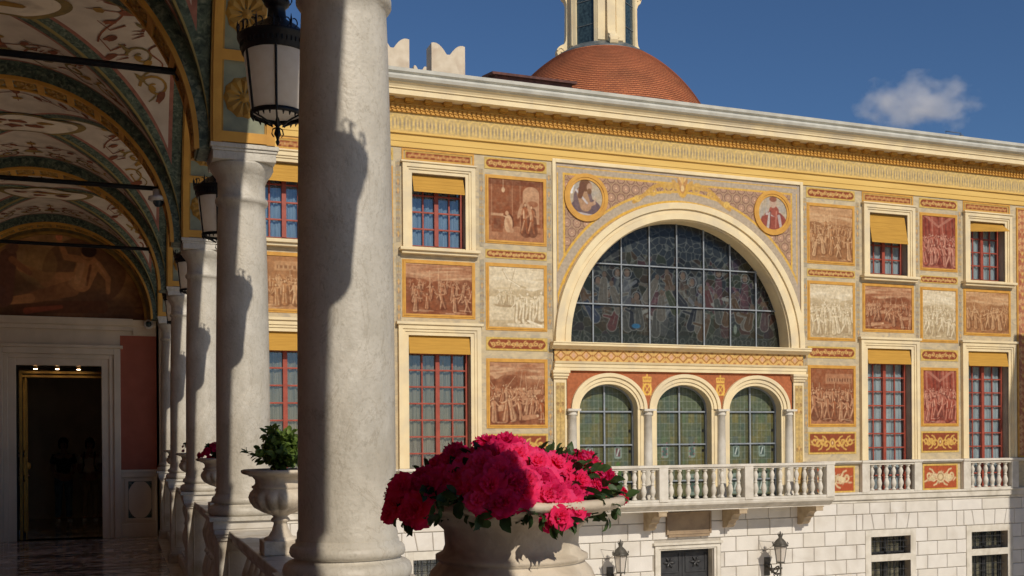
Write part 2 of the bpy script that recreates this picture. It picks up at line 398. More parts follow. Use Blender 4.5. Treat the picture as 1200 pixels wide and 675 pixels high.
def figure(c, x, y, h, rng, pal, sit=False, lean=0.):
    D, Mi, L = pal; w = h*.5; u = h/8
    tone = mixc(Mi, L, rng.uniform(-.1, .5)); robe = rng.random() < .55; sd = rng.choice((-1, 1))
    hx = x+lean*h; hy = y+h*.93
    c.cap(x+.03*h, y+.06*h, hx+.03*h, y+.78*h, .20*h, .13*h, D, .85); c.ell(x+.1*h, y+.02*h, .25*h, .035*h, D, .7)
    if robe:
        c.cap(x, y+.05*h, x+lean*h*.5, y+.5*h, .13*h, .085*h, tone); c.cap(x+.07*h, y+.05*h, x+lean*h*.5+.05*h, y+.5*h, .05*h, .04*h, mixc(tone, D, .55), .8)
        for k in range(3):
            o = (k-1)*.07*h; c.cap(x+o, y+.02*h, x+lean*h*.6+o*.4, y+.6*h, .012*h, .008*h, D if k % 2 else L, .8)
    else:
        st = rng.uniform(.08, .24)*h
        c.cap(x+lean*h*.5, y+.5*h, x-st, y+.02*h, .055*h, .028*h, tone); c.cap(x+lean*h*.5, y+.5*h, x+st*.7, y+.02*h, .055*h, .028*h, mixc(tone, D, .25))
        c.cap(x+lean*h*.5-.01*h, y+.47*h, x-st*.95, y+.1*h, .012*h, .01*h, L, .8)
    c.cap(x+lean*h*.55, y+.5*h, x+lean*h*.9, y+.76*h, .075*h, .095*h, mixc(tone, Mi, .3))
    c.cap(x+lean*h*.55-.04*h, y+.5*h, x+lean*h*.9-.05*h, y+.76*h, .02*h, .02*h, L, .85)
    for s_ in (-1, 1):
        a = rng.uniform(-1.3, .9) if rng.random() < .6 else -1.4
        ex = x+lean*h*.9+s_*(.09*h+math.cos(a)*.13*h); ey = y+.76*h+math.sin(a)*.13*h
        b = a+rng.uniform(0, .9)
        fx = ex+s_*math.cos(b)*.15*h; fy = ey+math.sin(b)*.15*h
        c.cap(x+lean*h*.9+s_*.08*h, y+.78*h, ex, ey, .034*h, .027*h, mixc(tone, L, .12)); c.cap(ex, ey, fx, fy, .028*h, .02*h, mixc(tone, L, .3))
    c.ell(hx, hy, .052*h, .07*h, mixc(D, Mi, .4)); c.ell(hx+sd*.012*h, hy-.008*h, .038*h, .05*h, mixc(Mi, L, .8))
def scene(w, h, kind, seed, pal, n=130):
    rng = random.Random(seed); D, Mi, L = pal
    c = Canvas(w, h, n, mixc(D, Mi, .8)); c.tint(D, .4, 3, seed)
    sky_ = lambda y0, a: c.mixm(np.clip((c.Y-y0*h)/(.25*h), 0, 1), mixc(Mi, L, .45), a)
    hz = .5
    if kind in ('field', 'boat', 'hill', 'battle'):
        hz = {'field': .62, 'boat': .55, 'hill': .6, 'battle': .68}[kind]; sky_(hz-.1, .85)
        for k in range(16):
            c.ell(rng.uniform(0, w), rng.uniform(hz+.05, .98)*h, rng.uniform(.1, .35)*w, rng.uniform(.012, .03)*h, rng.choice((L, mixc(Mi, L, .7), mixc(D, Mi, .8))), .55, rng.uniform(-.15, .15))
        for k in range(7): c.ell(rng.uniform(0, w), hz*h, rng.uniform(.1, .22)*w, rng.uniform(.04, .12)*h, mixc(D, Mi, rng.uniform(.3, .8)), .8)
    if kind == 'hill':
        c.ell(.5*w, .3*h, .42*w, .36*h, mixc(D, Mi, .55), .9)
        for k in range(3):
            x = w*(.36+.13*k); t_ = h*(.86+.05*(k % 2)); c.cap(x, .5*h, x, t_, .008, .007, L, .8); c.cap(x-.05*w, t_-.07*h, x+.05*w, t_-.06*h, .006, .006, L, .8)
    if kind in ('interior', 'court', 'drape'):
        c.mixm((c.Y < .24*h)*1., mixc(Mi, L, .25), .8)
        for k in range(5): c.cap(w*(.1+.2*k), .0, w*(.3+.1*k), .24*h, .004, .003, D, .5)
    if kind == 'interior':
        c.rect(.62*w, .92*w, .3*h, .78*h, mixc(Mi, L, .55), .9, .0); c.ell(.77*w, .78*h, .15*w, .12*h, mixc(Mi, L, .55)); c.ell(.80*w, .62*h, .10*w, .05*h, mixc(D, Mi, .7), .8)
        for x in (.05, .42, .56, .94): c.rect(x*w, (x+.06)*w, .24*h, h, mixc(D, Mi, .55)); c.rect((x+.005)*w, (x+.02)*w, .24*h, h, mixc(Mi, L, .3), .8)
        c.rect(0, w, .9*h, h, D, .6); c.cap(.27*w, h, .27*w, .84*h, .005, .005, L); c.ell(.27*w, .82*h, .03*w, .04*h, L)
        c.rect(.06*w, .26*w, .14*h, .42*h, mixc(D, Mi, .6)); c.rect(.05*w, .27*w, .40*h, .44*h, mixc(Mi, L, .6)); c.rect(.10*w, .22*w, .19*h, .36*h, D, .6)
        c.ell(.37*w, .30*h, .09*w, .15*h, D); c.ell(.36*w, .28*h, .075*w, .14*h, mixc(Mi, L, .75)); c.cap(.34*w, .36*h, .42*w, .17*h, .03, .05, mixc(Mi, L, .45)); c.ell(.335*w, .45*h, .03*w, .035*h, mixc(Mi, L, .6)); c.cap(.34*w, .38*h, .28*w, .40*h, .02, .012, L, .8)
        for x, hh in ((.66, .50), (.78, .46)): figure(c, x*w, .14*h, hh*h, rng, pal)
        for s_ in (-1, 1): c.ell((.66+s_*.09)*w, .50*h, .03*w, .13*h, mixc(Mi, L, .6), .8, s_*.3)
        c.tint(L, .14, 16, seed+7); c.tint(D, .22, 18, seed+8); return c
    if kind == 'court':
        c.rect(.35*w, .97*w, .72*h, .90*h, mixc(Mi, L, .25), .9); c.rect(.38*w, .94*w, .76*h, .82*h, D, .7)
        for k in range(9): c.rect(w*(.40+.06*k), w*(.42+.06*k), .76*h, .82*h, mixc(Mi, L, .6), .8)
        for x in (.04, .2, .55, .9): c.rect(w*x, w*(x+.05), .4*h, .74*h, mixc(D, Mi, .4), .9); c.rect(w*x, w*(x+.015), .4*h, .74*h, L, .4)
    if kind == 'drape':
        for k in range(11): c.cap(w*k/10, h, w*(k/10+.03), .5*h, .028*w, .02*w, rng.choice((D, mixc(Mi, L, .3), mixc(D, Mi, .6))), .75)
        c.cap(.1*w, h, .5*w, .8*h, .03*h, .02*h, mixc(Mi, L, .4), .7); c.cap(.9*w, h, .5*w, .8*h, .03*h, .02*h, mixc(Mi, L, .4), .7)
    if kind == 'boat':
        c.rect(0, w, .12*h, .5*h, mixc(Mi, L, .5), .7)
        for k in range(26): yy = rng.uniform(.12, .5)*h; xx = rng.random()*w; c.cap(xx, yy, xx+.15*w, yy, .004, .003, rng.choice((D, L)), .5)
        c.cap(.30*w, .36*h, .47*w, .97*h, .008, .006, D); c.curve([(.25*w, .95*h), (.34*w, .80*h), (.52*w, .70*h), (.66*w, .66*h)], .022, mixc(D, Mi, .6)); c.curve([(.27*w, .93*h), (.36*w, .78*h), (.55*w, .68*h)], .012, L)
        c.ell(.3*w, .37*h, .21*w, .04*h, D); c.ell(.3*w, .39*h, .2*w, .02*h, mixc(Mi, L, .4))
        for k in range(3): figure(c, w*(.2+.10*k), .38*h, .22*h, rng, pal)
        for k in range(8): figure(c, w*(.52+.06*k), (.10+.05*(k % 2))*h, rng.uniform(.38, .52)*h, rng, pal)
        c.cap(.35*w, .05*h, .98*w, .03*h, .03, .05, mixc(Mi, L, .6), .8); c.cap(.7*w, .12*h, .95*w, .04*h, .02, .02, L)
        c.tint(L, .12, 18, seed+7); c.tint(D, .2, 20, seed+8); return c
    big = kind in ('court', 'drape', 'field')
    rows = ((.44, .20, 13), (.30, .30, 10), (.10, .42, 7)) if big else ((.46, .17, 13), (.34, .23, 11), (.2, .29, 9), (.06, .34, 6))
    for y0, fh, m_ in rows:
        if kind == 'hill': m_ = int(m_*.7)+1
        off_ = rng.random()
        for k in range(m_):
            x = w*((k+.5+off_*.4)/m_+rng.uniform(-.03, .03))
            yb = h*(y0+rng.uniform(-.04, .04))
            if kind == 'hill': yb += h*.10*(1-abs(x/w-.5)*2)
            if kind == 'battle' and rng.random() < .25:
                c.cap(x-.1*w, yb+.06*h, x+.1*w, yb+.08*h, .04*h, .03*h, mixc(Mi, L, rng.uniform(0, .5))); c.ell(x+.13*w, yb+.09*h, .02*w, .022*h, L)
            else: figure(c, x, yb, h*fh*rng.uniform(.85, 1.15), rng, pal, lean=rng.uniform(-.2, .2) if kind != 'court' else rng.uniform(-.05, .05))
    if kind in ('field', 'battle'):
        for k in range(14): a = rng.uniform(.7, 2.4); x = rng.uniform(.05, .95)*w; y = rng.uniform(.35, .6)*h; c.cap(x, y, x+.28*h*math.cos(a), y+.28*h*math.sin(a), .005, .003, rng.choice((L, D)), .8)
    for k in range(14):
        x = rng.random()*w; y = rng.uniform(0, .10)*h; c.cap(x, y, x+rng.uniform(.05, .25)*w, y+rng.uniform(-.02, .02)*h, .010, .005, rng.choice((D, L, Mi)), .6)
    c.tint(L, .12, 16, seed+7); c.tint(D, .25, 18, seed+8)
    return c
def spiral(c, x, y, r, t, col, sd=1, turns=1.4, ph=0, a=1.):
    pts = []
    for i in range(15):
        k = i/14; an = ph+sd*k*turns*2*PI; rr = r*(1-.85*k)
        pts.append((x+rr*math.cos(an), y+rr*math.sin(an)))
    c.curve(pts, t, col, a)
def scroll(w, h, seed, round_=False, ground=(.27, .062, .024), gold=(.58, .30, .10), res=70, dense=1.):
    c = Canvas(w, h, res, (.60, .42, .13))
    b = min(.05, h*.14); c.rect(b*.5, w-b*.5, b*.5, h-b*.5, (.72, .46, .1), 1, h*.45 if round_ else .01)
    c.rect(b, w-b, b, h-b, (.16, .05, .02), 1, h*.42 if round_ else .005)
    c.rect(b*1.25, w-b*1.25, b*1.25, h-b*1.25, ground, 1, h*.40 if round_ else .005)
    rng = random.Random(seed); n = max(2, int(w/h*1.15*dense)); r = (h-2.5*b)*.33
    for s_ in (-1, 1):
        for k in range(n):
            x = w/2+s_*(h*.32+k*(w/2-h*.45)/n); y = h/2+(r*.25 if k % 2 else -r*.25)
            spiral(c, x, y, r*.9, r*.11, gold, s_*(1 if k % 2 else -1), 1.2, PI/2 if k % 2 else -PI/2)
            c.ell(x+s_*r*.6, h/2+r*rng.uniform(-.6,.6), r*.34, r*.12, mixc(gold, (1, .9, .6), .15), .8, rng.uniform(-1.2,1.2)); c.cap(x-r, h/2+r*rng.uniform(-.7,.7), x+r, h/2+r*rng.uniform(-.7,.7), r*.06, r*.04, gold, .8)
    c.ell(w/2, h/2, r*.6, r*.8, gold); c.ell(w/2, h/2, r*.3, r*.45, ground); c.ell(w/2, h/2, r*.15, r*.25, (.8, .6, .3))
    return c
# ------------------------------------------------------------------ the painted palace facade
F = 23.2
UC = 13.5
pal = thing('palace', 'long palace front painted with frescoes and gold borders above a pale blockwork base', 'palace', (UC, F, -4.6))
# --- walls
TW = [3.45, 6.99, 20.01, 23.57]          # window axes
PC = [(5.22, .68), (8.93, .79), (18.09, .79), (21.80, .68)]  # panel column axes, half widths
holes = []
for u in TW:
    holes += [(u-.65, u+.65, 6.02, 7.70), (u-.755, u+.755, -.10, 4.0)]
holes.append((9.87, 17.17, -.21, 8.36))
w = MB(); w.wallgrid(0.99, 27.5, -.21, 9.1, F, holes)
w.build('painted_wall', M['plaster'], pal)
# block mass behind: roof, sides, back
w = MB()
w.box(.99, 30, F+.9, F+9, -4.6, 9.3); w.box(.99, 27.5, F+.02, F+.9, 8.7, 9.3)
w.build('wall_core', M['dark'], pal)
r_ = MB(); r_.box(.99, 27.6, F-.05, F+9.3, 9.32, 9.42)
r_.build('roof', M['roofing'], pal)
# --- rusticated base
courses = [-.30, -.62, -1.06, -1.45, -1.84, -2.23, -2.62, -3.01, -3.40, -3.8, -4.2, -4.6]
lowh = [(u-.86, u+.86, -4.0, -1.07) for u in TW]+[(12.6, 14.52, -4.6, -1.19)]
b = MB(); b.wallgrid(.99, 27.5, -4.6, -.21, F, [(u-.68, u+.68, -1.75, -1.23) for u in TW]+[(u-.68, u+.68, -4.0, -1.94) for u in TW]+[(12.76, 14.31, -4.6, -1.26)], 1)
rng = random.Random(3)
for k in range(len(courses)-1):
    zt, zb = courses[k], courses[k+1]
    zc = (zt+zb)/2
    st = .35 if k % 2 else 0.
    x = 1.0-st
    spans = []
    while x < 27.4:
        wd = .70
        if k == 0: wd = rng.choice((.55, .7, 1.1, 1.5))
        spans.append((x, x+wd)); x += wd
    for a, e in spans:
        a = max(a, .99); e = min(e, 27.4)
        segs = [(a, e)]
        for h in lowh:
            if h[2] < zc < h[3]:
                ns = []
                for p, q in segs:
                    if q <= h[0] or p >= h[1]: ns.append((p, q))
                    else:
                        if p < h[0]: ns.append((p, h[0]))
                        if q > h[1]: ns.append((h[1], q))
                segs = ns
        if k == 1:
            ns = []
            for p, q in segs:
                hit = [u for u in TW if p < u+.95 and q > u-.95]
                if not hit: ns.append((p, q)); continue
                u = hit[0]
                if p < u-.95: ns.append((p, u-.95))
                if q > u+.95: ns.append((u+.95, q))
            segs = ns
        for p, q in segs:
            if q-p > .06: b.cblock(p+.008, q-.008, zb+.009, zt-.009, F+.01, F-.035-rng.random()*.006, .014, rng.choice((0, 0, 0, 2, 3)))
    if k == 1:
        for u in TW:
            for i in range(5):
                x0 = u-.95+.38*i; s0 = (i-2.5)*.055; s1 = (i-1.5)*.055
                if i == 0: s0 = 0
                if i == 4: s1 = 0
                b.cblock(x0+.008, x0+.372, zb+.009, zt-.009, F+.01, F-.038, .014, 0, s0, s1)
b.build('rusticated_base', [M['block'], M['joint'], M['block2'], M['block3']], pal)
# belt course and sill course
b = MB()
b.box(.99, 9.70, F-.10, F, -.215, -.03); b.box(17.32, 27.5, F-.10, F, -.215, -.03)
b.box(.99, 9.70, F-.14, F, -.06, -.005); b.box(17.32, 27.5, F-.14, F, -.06, -.005)
b.box(.99, 27.5, F-.04, F, -.30, -.217)
b.build('belt_course', M['white'], pal, bevel=.012)
# --- entablature, profile swept along the front
x0, x1 = .99, 27.5
e = MB()
e.box(x0, x1, F-.03, F+.02, 8.29, 8.42); e.box(x0, x1, F-.045, F+.02, 8.42, 8.59); e.box(x0, x1, F-.09, F+.02, 8.59, 8.635)
e.build('architrave', M['ochre'], pal, bevel=.008)
# painted frieze with a row of palmettes under small arches
W_, H_ = 26.5, .44
c = Canvas(W_, H_, 1500, (.56, .41, .17)); per = .27
X = (c.X % per)-per/2; Y = c.Y
def sdm(d, col, a=1): c.mixm(.5-d/(c.px*1.4), col, a)
sdm(np.abs(np.hypot(X, (Y-.24)*.8)-.13)-.018, (.70, .50, .17)); sdm(np.maximum(np.abs(np.abs(X)-.13)-.018, np.maximum(Y-.24, .03-Y)), (.70, .50, .17))
sdm(np.hypot(X/.055, (Y-.2)/.13)*.055-.055, (.74, .54, .2)); sdm(np.hypot(X/.02, (Y-.2)/.1)*.02-.02, (.30, .22, .14))
for s_ in (-1, 1): sdm(np.hypot((X-s_*.085)/.02, (Y-.17)/.1)*.02-.02, (.28, .23, .17), .9)
sdm(np.hypot((np.abs(X)-.17)/.022, (Y-.2)/.14)*.022-.022, (.68, .50, .20)); sdm(np.abs(Y-.42)-.012, (.72, .5, .16)); sdm(np.abs(Y-.02)-.012, (.70, .48, .15))
c.tint((.40, .33, .24), .25, 40, 9)
c.build('palmette_frieze', pal, .99, 8.64, F-.05)
d = MB(); d.box(x0, x1, F-.10, F+.02, 9.08, 9.14)
n = int((x1-x0)/.115)
for k in range(n):
    x = x0+k*.115; d.box(x+.02, x+.085, F-.15, F-.10, 9.145, 9.225)
    d.box(x+.035, x+.07, F-.13, F-.10, 9.10, 9.14)
d.box(x0, x1, F-.12, F+.02, 9.14, 9.23); d.box(x0, x1, F-.16, F+.02, 9.23, 9.25)
d.build('dentil_course', M['gold'], pal)
d = MB(); d.box(x0, x1, F-.14, F+.02, 9.25, 9.37); n = int((x1-x0)/.46)
for k in range(n):
    x = x0+.1+k*.46; d.box(x, x+.2, F-.26, F-.14, 9.29, 9.368); d.box(x+.03, x+.17, F-.20, F-.14, 9.265, 9.29)
d.build('modillion_course', M['ochredark'], pal, bevel=.01)
e = MB(); prof = [(F+.02, 9.37), (F-.42, 9.37), (F-.42, 9.50), (F-.45, 9.50), (F-.45, 9.525), (F-.50, 9.60), (F-.53, 9.61), (F-.53, 9.635), (F+.02, 9.635)]
e.extr(prof, x0, x1, 'x'); e.build('cornice', M['cream'], pal)
e = MB()
prof = [(F+.3, 9.636), (F-.535, 9.636), (F-.60, 9.66), (F-.625, 9.72), (F-.60, 9.765), (F-.56, 9.78), (F-.56, 9.80), (F-.62, 9.83), (F-.63, 9.90), (F-.60, 9.915), (F-.60, 9.90), (F+.3, 9.90)]
e.extr(prof, x0, x1, 'x'); e.build('gutter', M['gutter'], pal)

# --- openings
def sash(parent, u, hw, z0, z1, y, cols, rows, mw=.038, top=None):
    s = MB(); s.frame(u-hw, u+hw, z0, z1, .06, y-.03, y+.03)
    s.box(u-.05, u+.05, y-.045, y+.035, z0+.05, z1-.05)
    for sd in (-1, 1):
        a, e_ = (u-hw+.06, u-.05) if sd < 0 else (u+.05, u+hw-.06)
        for k in range(1, cols):
            x = a+(e_-a)*k/cols; s.box(x-mw/2, x+mw/2, y-.02, y+.015, z0+.06, z1-.06)
        for k in range(1, rows):
            z = z0+.06+(z1-z0-.12)*k/rows; s.box(a, e_, y-.022, y+.012, z-mw/2, z+mw/2)
    return s.build('sash', M['redwood'], parent, bevel=.004)
def curtain(parent, u, hw, z0, z1, y, mat, seed=0, sw=0.):
    rg = random.Random(seed); m_ = MB(); n = 90; nz = 14 if sw else 2; vs = []
    ph = [rg.uniform(0, 6) for _ in range(4)]
    for j in range(nz):
        for i in range(n):
            x = u-hw+2*hw*i/(n-1); z = z0+(z1-z0)*j/(nz-1)
            yy = y+.018*math.sin(x*38+ph[0])+.012*math.sin(x*77+ph[1])+.01*math.sin(x*19+ph[2])+(sw*math.sin(z*9+1.2*math.cos(x*5)) if sw else 0)
            vs.append((x, yy, z))
    m_.add(vs, [(j*n+i, j*n+i+1, (j+1)*n+i+1, (j+1)*n+i) for j in range(nz-1) for i in range(n-1)], 0, True)
    return m_.build('curtain', mat, parent)
def pane(parent, u, hw, z0, z1, y):
    m_ = MB(); m_.box(u-hw, u+hw, y, y+.006, z0, z1); return m_.build('pane', M['glass'], parent)
def upper_window(u, bz, cur, lab, slant=0):
    c0 = sub('window', pal, lab)
    c0.location = Vector((u, F, 6))-wloc(pal)
    fr = MB()
    fr.frame(u-.88, u+.88, 5.97, 7.94, .10, F-.10, F-.001, 0, False); fr.frame(u-.78, u+.78, 5.97, 7.84, .05, F-.075, F-.001, 0, False)
    fr.frame(u-.73, u+.73, 5.97, 7.79, .08, F-.05, F-.001, 0, False); fr.box(u-.92, u+.92, F-.13, F-.001, 7.94, 7.975)
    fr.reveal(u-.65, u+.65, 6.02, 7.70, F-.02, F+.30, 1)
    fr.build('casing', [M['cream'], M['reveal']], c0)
    s = MB(); s.box(u-.97, u+.97, F-.20, F-.001, 5.90, 5.97); s.box(u-.92, u+.92, F-.14, F-.001, 5.83, 5.90); s.box(u-.65, u+.65, F-.01, F+.3, 5.97, 6.02)
    s.build('sill', M['cream'], c0, bevel=.012)
    sash(c0, u, .65, 6.02, 7.70, F+.22, 2, 4); pane(c0, u, .6, 6.06, 7.66, F+.24)
    curtain(c0, u, .6, 6.05, 7.68, F+.29, cur, int(u*10))
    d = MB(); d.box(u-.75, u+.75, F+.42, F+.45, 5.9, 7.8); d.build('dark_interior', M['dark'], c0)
    bl = MB(); t = .02
    yb = F+.05
    if slant:
        bl.add([(u-.62, yb, bz), (u+.62, yb-.32, bz+.02), (u+.62, yb-.02, 7.69), (u-.62, yb, 7.69), (u-.62, yb+t, bz), (u+.62, yb-.30, bz+.02), (u+.62, yb, 7.69), (u-.62, yb+t, 7.69)],
               [(0,1,2,3),(7,6,5,4),(0,4,5,1),(1,5,6,2),(2,6,7,3),(3,7,4,0)])
        bl.add([(u+.62, yb-.32, bz+.02), (u+.62, yb-.02, 7.69), (u+.62, yb+.2, 7.69)], [(0, 1, 2)])
    else:
        bl.add([(u-.62, yb-.16, bz), (u+.62, yb-.16, bz), (u+.62, yb, 7.69), (u-.62, yb, 7.69), (u-.62, yb-.14, bz), (u+.62, yb-.14, bz), (u+.62, yb+t, 7.69), (u-.62, yb+t, 7.69)],
               [(0,1,2,3),(7,6,5,4),(0,4,5,1),(1,5,6,2),(2,6,7,3),(3,7,4,0)])
    for k in range(5): bl.box(u-.62, u+.62, yb-.003+(-.16*(k+.5)/5), yb+.004+(-.16*(k+.5)/5), 7.69-(7.69-bz)*(k+.5)/5-.004, 7.69-(7.69-bz)*(k+.5)/5+.004) if not slant else None
    bl.build('blind', M['blind'], c0)
    # painted strip above
    scroll(1.62, .20, int(u*7)).build('ornament_strip', c0, u-.81, 8.02, F-.012)
    g = MB(); g.frame(u-.88, u+.88, 7.98, 8.27, .045, F-.02, F-.001); g.build('strip_border', M['gold'], c0)
def tall_window(u, cur, lab, sw=0):
    c0 = sub('window', pal, lab); c0.location = Vector((u, F, 2))-wloc(pal)
    fr = MB()
    for (hw, zt, w_, dd) in ((1.0, 4.20, .10, .10), (.90, 4.10, .06, .075), (.84, 4.04, .085, .05)):
        fr.frame(u-hw, u+hw, .87, zt, w_, F-dd, F-.001, 0, False)
    fr.box(u-1.05, u+1.05, F-.14, F-.001, 4.20, 4.26)
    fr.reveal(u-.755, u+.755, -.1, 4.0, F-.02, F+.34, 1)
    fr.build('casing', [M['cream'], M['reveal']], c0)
    sash(c0, u, .755, -.02, 4.0, F+.22, 2, 10); pane(c0, u, .7, .05, 3.95, F+.24)
    curtain(c0, u, .7, 0, 3.95, F+.29, cur, int(u*10), sw)
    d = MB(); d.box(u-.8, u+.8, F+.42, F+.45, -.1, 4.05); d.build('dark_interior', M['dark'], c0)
    bl = MB(); yb = F+.03
    bl.add([(u-.74, yb-.10, 3.53), (u+.74, yb-.10, 3.53), (u+.74, yb, 3.985), (u-.74, yb, 3.985), (u-.74, yb-.08, 3.53), (u+.74, yb-.08, 3.53), (u+.74, yb+.02, 3.985), (u-.74, yb+.02, 3.985)],
           [(0,1,2,3),(7,6,5,4),(0,4,5,1),(1,5,6,2),(2,6,7,3),(3,7,4,0)])
    bl.build('blind', M['blind'], c0)
    # balustrade in front of the opening
    rl = MB(); rl.box(u-1.04, u+1.04, F-.16, F-.001, .80, .865); rl.box(u-.80, u+.80, F-.11, F+.08, .735, .80)
    for sd in (-1, 1): rl.box(u+sd*.90-.13, u+sd*.90+.13, F-.13, F-.001, -.004, .80)
    rl.box(u-.77, u+.77, F-.11, F+.08, -.02, .03)
    rl.build('rail', M['white'], c0, bevel=.01)
    for k in range(6):
        bb = MB(); bb.lathe(BAL, u-.62+.248*k, F-.02, .03, 14); bb.build('baluster', M['white'], c0)
BAL = [(0, 0), (.062, 0), (.062, .035), (.045, .05), (.04, .07), (.05, .1), (.073, .17), (.075, .21), (.06, .27), (.042, .33), (.038, .345), (.052, .355), (.052, .375), (.038, .385), (.038, .40), (.045, .43), (.065, .50), (.068, .54), (.05, .59), (.036, .63), (.036, .645), (.052, .655), (.062, .665), (.062, .705), (0, .705)]
upper_window(TW[0], 7.26, M['panereflect'], 'upper window glimpsed between two marble columns')
upper_window(TW[1], 7.27, M['panereflect'], 'upper window with a short yellow blind, beside the nearest column')
upper_window(TW[2], 6.88, M['curtain'], 'upper window with its yellow blind half lowered')
upper_window(TW[3], 7.42, M['curtain'], 'upper window whose yellow blind hangs askew', slant=1)
tall_window(TW[0], M['curtain2'], 'tall red window glimpsed between two marble columns', .02)
tall_window(TW[1], M['curtain2'], 'tall red window with tan curtains behind the pink flowers', .02)
tall_window(TW[2], M['curtain'], 'tall red window with pale blue curtains, left of the red fresco')
tall_window(TW[3], M['curtain'], 'tall red window with pale curtains at the right edge')
# sill course between the tall windows
s = MB()
sc_ = sub('sill_course', pal)
for a, e_ in ((.99, TW[0]-1.04), (TW[0]+1.04, TW[1]-1.04), (TW[1]+1.04, 9.72), (17.30, TW[2]-1.04), (TW[2]+1.04, TW[3]-1.04), (TW[3]+1.04, 27.5)):
    s = MB(); s.box(a, e_, F-.13, F-.001, .815, .86); s.box(a, e_, F-.08, F-.001, .775, .815); s.build('sill_moulding', M['white'], sc_, bevel=.008)

# --- frescoes and ornament panels
def fresco(u, hw, z0, z1, kind, seed, p, lab=None):
    g = MB(); w_ = .085
    g.frame(u-hw, u+hw, z0, z1, w_*.45, F-.012, F-.001); g.frame(u-hw+w_*.45, u+hw-w_*.45, z0+w_*.45, z1-w_*.45, w_*.55, F-.024, F-.001)
    par = g.build('fresco', M['gold'], pal, bevel=.004)
    if lab: par['label'] = lab
    c = scene(2*hw-2*w_+.02, z1-z0-2*w_+.02, kind, seed, PAL[p]); c.build('painting', par, u-hw+w_-.01, z0+w_-.01, F-.008)
def strip(u, hw, z0, z1, seed, rd=True, dense=1., gold=(.72, .45, .15)):
    scroll(2*hw, z1-z0, seed, rd, gold=gold, dense=dense, res=90).build('ornament_strip', pal, u-hw, z0, F-.010)
spec = {0: [('court', 'red'), ('field', 'tan'), ('hill', 'red')], 1: [('interior', 'red'), ('boat', 'grey'), ('battle', 'red')],
        2: [('hill', 'tan'), ('field', 'grey'), ('court', 'red')], 3: [('drape', 'crim'), ('hill', 'grey'), ('drape', 'crim')]}
labs = {1: ['reddish fresco of a kneeling figure and standing visitors in a hall', 'pale fresco of a sailing boat and people on the shore', 'red battle fresco crowded with fighting figures'],
        2: ['tan fresco of figures raising a mast on a hill', 'pale grey fresco of a standing crowd beside the arch', 'red fresco of a court crowd under a balcony'],
        3: ['crimson fresco of a row of people before drapery', 'pale fresco of riders on a hillside', 'crimson fresco of a gathering below tall curtains']}
for i, (u, hw) in enumerate(PC):
    out = i in (0, 3)
    sp_ = spec[i]; lb = labs.get(i, [None]*3)
    fresco(u, hw, 6.20, 7.84, *(sp_[0][0], 11+i*7, sp_[0][1], lb[0])); fresco(u, hw, 4.13 if not out else 4.17, 5.74, sp_[1][0], 12+i*7, sp_[1][1], lb[1])
    fresco(u, hw, 1.79, 3.46, sp_[2][0], 13+i*7, sp_[2][1], lb[2])
    strip(u, hw+.01, 7.97, 8.25, 20+i); strip(u, hw, 5.85, 6.06, 30+i); strip(u, hw, 3.65, 3.97, 40+i)
    strip(u, hw, 1.05, 1.66, 50+i, False, 1.6, (.66, .40, .10))
    # low red trophy panel
    c = scroll(2*hw-.1, .74, 60+i, False, ground=(.42, .085, .03), gold=(.66, .50, .28), dense=.6, res=80)
    rg = random.Random(70+i); cx, cy = hw-.05, .37
    for k in range(12):
        a = rg.uniform(0, PI); L = rg.uniform(.2, .42); c.cap(cx-L*math.cos(a)*1.2, cy-L*math.sin(a)*.5, cx+L*math.cos(a)*1.2, cy+L*math.sin(a)*.5, .014, .006, rg.choice(((.72, .6, .38), (.5, .4, .24))))
    c.ell(cx, cy, .14, .13, (.66, .52, .3)); c.ring(cx, cy, .10, .012, (.30, .14, .05)); c.ell(cx-.3, cy-.05, .12, .06, (.6, .48, .27)); c.ell(cx+.3, cy, .12, .07, (.7, .56, .33))
    c.build('trophy_panel', pal, u-hw+.05, -.01, F-.010)
for i, (u, k, p) in enumerate(((TW[0], 'court', 'tan'), (TW[1], 'hill', 'red'), (TW[2], 'battle', 'red'), (TW[3], 'field', 'tan'))):
    fresco(u, .89, 4.37 if i < 2 else 4.41, 5.71 if i < 2 else 5.76, k, 90+i, p, [None, 'red fresco of men hauling a body, under the window', 'wide red fresco of a crowded melee', 'wide tan fresco of people on foot at the right'][i])
# thin candelabra ornament between the panel columns
def candel(u, hw, z0, z1, seed, base=(.42, .36, .25), col=(.56, .36, .12), c2=(.30, .24, .19)):
    c = Canvas(2*hw, z1-z0, int((z1-z0)/.014), base); H = z1-z0; rng = random.Random(seed); y = .08
    while y < H-.12:
        k = rng.random()
        for sd in (-1, 1):
            spiral(c, hw+sd*hw*.45, y+.06, hw*.38, hw*.09, c2 if k < .5 else col, sd, 1., -PI/2)
            c.ell(hw+sd*hw*.3, y+.13, hw*.16, .03, col, .9, sd*.8)
        c.ell(hw, y+.07, hw*.16, .05, col); c.cap(hw, y, hw, y+.2, .006, .006, c2)
        if k < .25: c.ell(hw, y+.1, hw*.3, .06, (.62, .28, .06)); c.ell(hw, y+.1, hw*.16, .035, (.7, .5, .2))
        y += .2
    c.tint((.34, .30, .24), .25, 3, seed)
    return c
k_ = 0
for u in (4.43, 6.02, 8.05, 9.79, 17.24, 18.98, 21.02, 22.57):
    for z0, z1 in ((6.1, 7.95), (4.2, 5.8), (1.1, 3.95)):
        if abs(u-6.02) < .2 or abs(u-8.05) < .2 or abs(u-18.98) < .2 or abs(u-21.02) < .2 or abs(u-22.57) < .2 or abs(u-4.43) < .2:
            if z0 < 4: continue
            hw = .055
        else: hw = .06
        k_ += 1; candel(u, hw, z0, z1, k_).build('candelabra_ornament', pal, u-hw, z0, F-.006)
